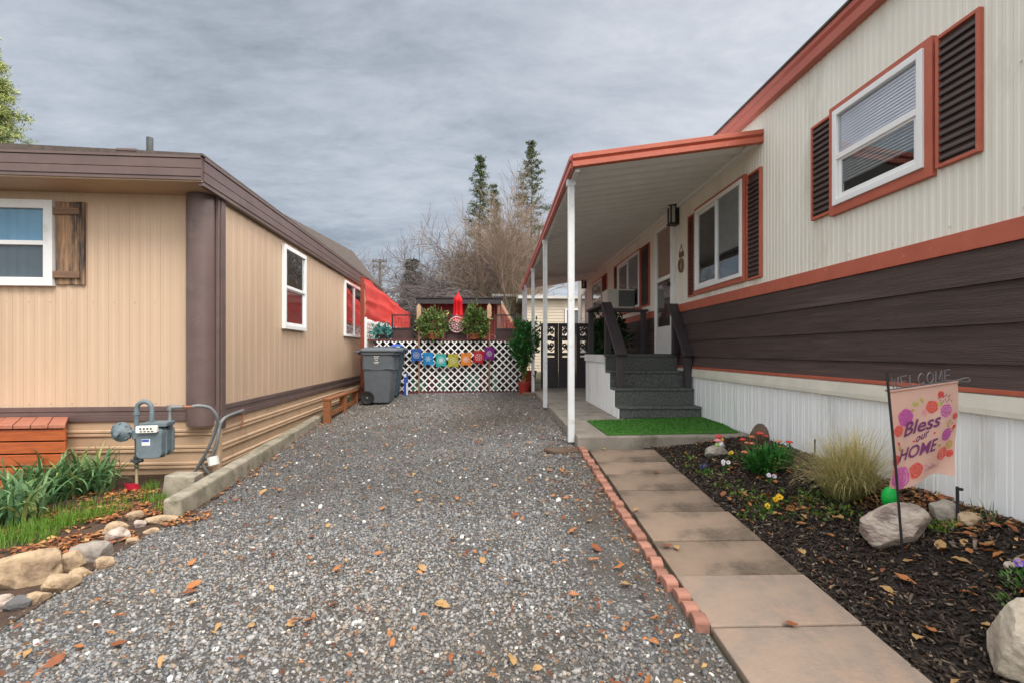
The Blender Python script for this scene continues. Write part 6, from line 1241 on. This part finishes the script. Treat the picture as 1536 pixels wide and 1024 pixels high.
rose(.22, .30, .115, 'orchid', 'hot_pink'); rose(.60, .235, .085, 'rose_red', 'soft_red'); rose(.80, .30, .095, 'orchid', 'pale_pink'); rose(.10, .42, .075, 'rose_red', 'soft_red'); rose(.83, .56, .085, 'orchid', 'hot_pink'); rose(.80, .76, .090, 'rose_red', 'soft_red')
rose(.38, .86, .095, 'rose_red', 'soft_red'); rose(.16, .90, .13, 'pale_pink', 'hot_pink'); rose(.07, .72, .07, 'soft_red', 'rose_red'); rose(.08, .84, .06, 'soft_red', 'blush'); rose(.93, .78, .05, 'soft_red', 'rose_red'); rose(.95, .38, .045, 'rose_red', 'soft_red'); rose(.74, .12, .045, 'soft_red', 'rose_red'); rose(.50, .28, .045, 'pale_pink', 'blush'); rose(.90, .68, .06, 'gold', 'gold')
for u, v, r, k in ((.38, .18, .05, 'yellow_green'), (.47, .15, .04, 'yellow_green'), (.33, .24, .035, 'gold'), (.72, .22, .04, 'yellow_green'), (.84, .45, .045, 'gold'), (.12, .60, .05, 'gold'), (.72, .66, .04, 'gold'), (.95, .5, .04, 'rose_red'), (.34, .56, .022, 'rose_red'), (.62, .51, .022, 'rose_red'), (.10, .55, .03, 'rose_red')): blob(k, u, v, r, .0012, 12, .2, .55, u * 9)
for i in range(16): blob('plum', .70 + .19 * (i % 8) / 8 + .02 * (i // 8), .155 + .05 * (i // 8) - .012 * (i % 3), .013, .0015, 6, 0, .5, i)
for i in range(12): blob('hot_pink', .50 + .035 * (i % 6), .83 + .045 * (i // 6) + .012 * (i % 3), .014, .0015, 6, 0, .5, i)
for i in range(10): blob('plum', .86 + .02 * (i % 5), .42 + .03 * (i // 2), .012, .0015, 6, 0, .5, i)
allv, allf, allc = [], [], []
for k, mb in inks.items():
    n = len(allv); allv += mb.v; allf += [tuple(i + n for i in f) for f in mb.f]; allc += [INK[k]] * len(mb.v)
pr_ = MB().add(allv, allf).build('floral_print', T['petal'], fab, recalc=False); at_ = pr_.data.color_attributes.new('Col', 'FLOAT_COLOR', 'POINT'); at_.data.foreach_set('color', np.array([(*c, 1) for c in allc], np.float32).ravel())
def text2d(body, shear=0):
    cu = bpy.data.curves.new('t', 'FONT'); cu.body = body; cu.size = 1; cu.shear = shear; cu.offset = .018; cu.resolution_u = 3
    ob = bpy.data.objects.new('t', cu); COL.objects.link(ob); dg = bpy.context.evaluated_depsgraph_get(); me = bpy.data.meshes.new_from_object(ob.evaluated_get(dg))
    v = [(p.co.x, p.co.y) for p in me.vertices]; f = [tuple(p.vertices) for p in me.polygons]; bpy.data.objects.remove(ob); bpy.data.curves.remove(cu); bpy.data.meshes.remove(me); return v, f
m = MB()
for body, u0, v0, wd, ht in (('Bless', .17, .49, .54, .135), ('our', .36, .572, .18, .050), ('HOME', .11, .74, .56, .125)):
    v, f = text2d(body, .30); xs_ = [a for a, b in v]; ys_ = [b for a, b in v]; x0_, x1_, y1_ = min(xs_), max(xs_), max(ys_)
    m.add([fpt(u0 + (a - x0_) / (x1_ - x0_) * wd, v0 - (b / y1_) * ht - .05 * (a - x0_) / (x1_ - x0_), .0042) for a, b in v], f)
m.build('lettering', T['purplei'], fab, recalc=False)
# ================================================================== FALLEN LEAVES
def leafmesh(seed):
    rr = random.Random(seed); m = MB(); n = 6; L_, W_ = 1.0, rr.uniform(.42, .6); cup = rr.uniform(.05, .35); bend = rr.uniform(-.4, .4)
    def pt(i, s): t = i / n; w_ = W_ * .5 * math.sin(math.pi * t ** .8) ** .8 * (1 + .08 * math.sin(i * 3 + seed)) if 0 < i < n else .004; return (t - .5, s * w_, cup * abs(s) * w_ * 1.2 + bend * (t - .5) ** 2 + .04 * math.sin(i * 2 + s + seed))
    V = [pt(i, s) for i in range(n + 1) for s in (-1, 0, 1)]; m.add(V, [(i * 3 + j, (i + 1) * 3 + j, (i + 1) * 3 + j + 1, i * 3 + j + 1) for i in range(n) for j in range(2)])
    m.tube([(.48, 0, bend * .25), (.62, .02, bend * .3 + .02)], .008, 3); return m
LC_ = [M('leaf_orange', (.46, .19, .065), (.36, .13, .04), 25, .6, trans=.15, c3=(.18, .07, .03), s3=30), M('leaf_rust', (.27, .085, .03), (.2, .06, .022), 25, .6, trans=.1, c3=(.10, .04, .02), s3=30), M('leaf_tan', (.48, .30, .13), (.40, .23, .09), 25, .6, trans=.2, c3=(.28, .14, .06), s3=30), M('leaf_brown', (.16, .07, .035), (.11, .048, .025), 25, .65, trans=.1)]
protos = []
for i in range(8):
    o = leafmesh(i * 7 + 1).build('fallen_leaf', LC_[(0, 0, 1, 2, 0, 3, 2, 1)[i]], None, smooth=True); protos.append(o)
def drop(x, y, z, size, label, group, k=None, flat=.25):
    k = rnd.choice((0, 0, 1, 2, 3, 3, 4, 4, 6, 7, 3, 0)) if k is None else k; p = protos[k]; o = p.copy(); COL.objects.link(o)
    o.location = (x, y, z); s = size * rnd.uniform(.8, 1.25); o.scale = (s, s * rnd.uniform(.8, 1.15), s); o.rotation_euler = (rnd.gauss(0, flat), rnd.gauss(0, flat), rnd.uniform(0, 6.28)); tag(o, label, 'leaf', group)
i = 0
while i < 185:
    y = 1.75 + 7 * rnd.random() ** 1.7; t = rnd.random(); x = xl(y) + t * (.78 - xl(y))
    drop(x, y, gz(x, y) + .022, rnd.uniform(.038, .072), 'dry autumn leaf lying on the gravel driveway', 'fallen leaves on the gravel', flat=.3); i += 1
for i in range(48):
    x = rnd.uniform(1.62, 2.5); y = rnd.uniform(1.6, 4.4); drop(x, y, gz(x, y) + .026, rnd.uniform(.05, .08), 'dry autumn leaf lying on the dark bark mulch', 'fallen leaves on the mulch')
for px, py in ((1000, 826), (1015, 828), (1186, 946), (985, 712), (954, 770), (1075, 762), (905, 677), (1092, 735)):
    p = gp(px, py); drop(p.x, p.y, gz(.9, p.y) + .034, .06, 'tan leaf lying on the concrete walkway', 'fallen leaves on the walkway', k=rnd.choice((2, 3, 6)), flat=.1)
for i in range(60):
    px = rnd.uniform(1040, 1536); py = rnd.uniform(700, 860); p = gp(px, py)
    if 1.6 < p.x < 2.58: drop(p.x, p.y, gz(p.x, p.y) + .026, rnd.uniform(.05, .08), 'dry autumn leaf lying on the dark bark mulch', 'fallen leaves on the mulch')
for o in protos: bpy.data.objects.remove(o)
# leaf litter nobody could count: left bed, along the curb, under the skirting
P = []
for px, py, r, n, sx, sy in ((190, 770, .3, 260, 1.6, .8), (130, 770, .3, 200, 1.5, .8), (60, 790, .3, 160, 1.6, .8), (170, 745, .25, 160, 1.5, .8), (120, 815, .25, 240, 1.5, .7), (60, 835, .25, 200, 1.5, .7), (240, 770, .2, 170, 1.2, .7), (20, 850, .2, 140, 1.2, .8), (280, 780, .16, 90, 1, 1), (200, 745, .2, 120, 1.2, 1), (1350, 745, .22, 160, 1.2, 1), (1400, 760, .2, 130, 1.2, 1), (1480, 790, .15, 60, 1.4, .8), (1180, 700, .15, 40, 1, 1)):
    p = gp(px, py); P.append(disc_pts(p.x, p.y, r, n, .012, sx, sy))
y = npr.uniform(4.2, 8.3, 130); x = np.interp(y, [3.9, 8.3], [-2.34, -2.84]) + npr.exponential(.07, 130); P.append(np.stack([x, y, GZ(x, y) + .014], 1))
y = 1.6 + 8 * npr.uniform(0, 1, 700) ** 1.3; x0 = np.array([xl(v) for v in y]); x = x0 + npr.uniform(0, 1, 700) * (.8 - x0); P.append(np.stack([x, y, GZ(x, y) + .014], 1)); y = 1.9 + 3.6 * npr.uniform(0, 1, 240); x = .79 - npr.exponential(.13, 240); P.append(np.stack([x, y, GZ(x, y) + .014], 1)); y = 1.6 + 6 * npr.uniform(0, 1, 700) ** 1.3; x0 = np.array([xl(v) for v in y]); x = x0 + npr.uniform(0, 1, 700) * (.8 - x0); P.append(np.stack([x, y, GZ(x, y) + .024], 1))
x = npr.uniform(1.58, 2.58, 420); y = npr.uniform(1.5, 5, 420); P.append(np.stack([x, y, GZ(x, y) + .016], 1))
P = np.concatenate(P); P[:, 2] += npr.uniform(0, .02, len(P)); n = len(P); d = npr.normal(size=(n, 3)); d[:, 2] *= .22; d /= np.linalg.norm(d, axis=1)[:, None]; s = np.cross(d, np.array([0, 0, 1]) + npr.normal(size=(n, 3)) * .25); s /= np.linalg.norm(s, axis=1)[:, None]
ln = npr.uniform(.03, .065, (n, 1)); ln[-2060:] *= npr.uniform(.35, .85, (2060, 1)); V = np.stack([P - d * ln * .5, P + s * ln * .26 + np.array([0, 0, .006]), P + d * ln * .5, P - s * ln * .26 + np.array([0, 0, .004])], 1).reshape(-1, 3)
tag(np_mesh('leaf_litter', V, np.arange(4 * n).reshape(n, 4), T['litter'], cols=np.repeat(pick([(.28, .10, .04), (.20, .07, .035), (.36, .17, .07), (.13, .055, .03), (.46, .26, .10), (.38, .15, .05)], n, .3), 4, 0)), 'brown leaf litter heaped in the beds and along the curb', 'leaf litter', kind='stuff')
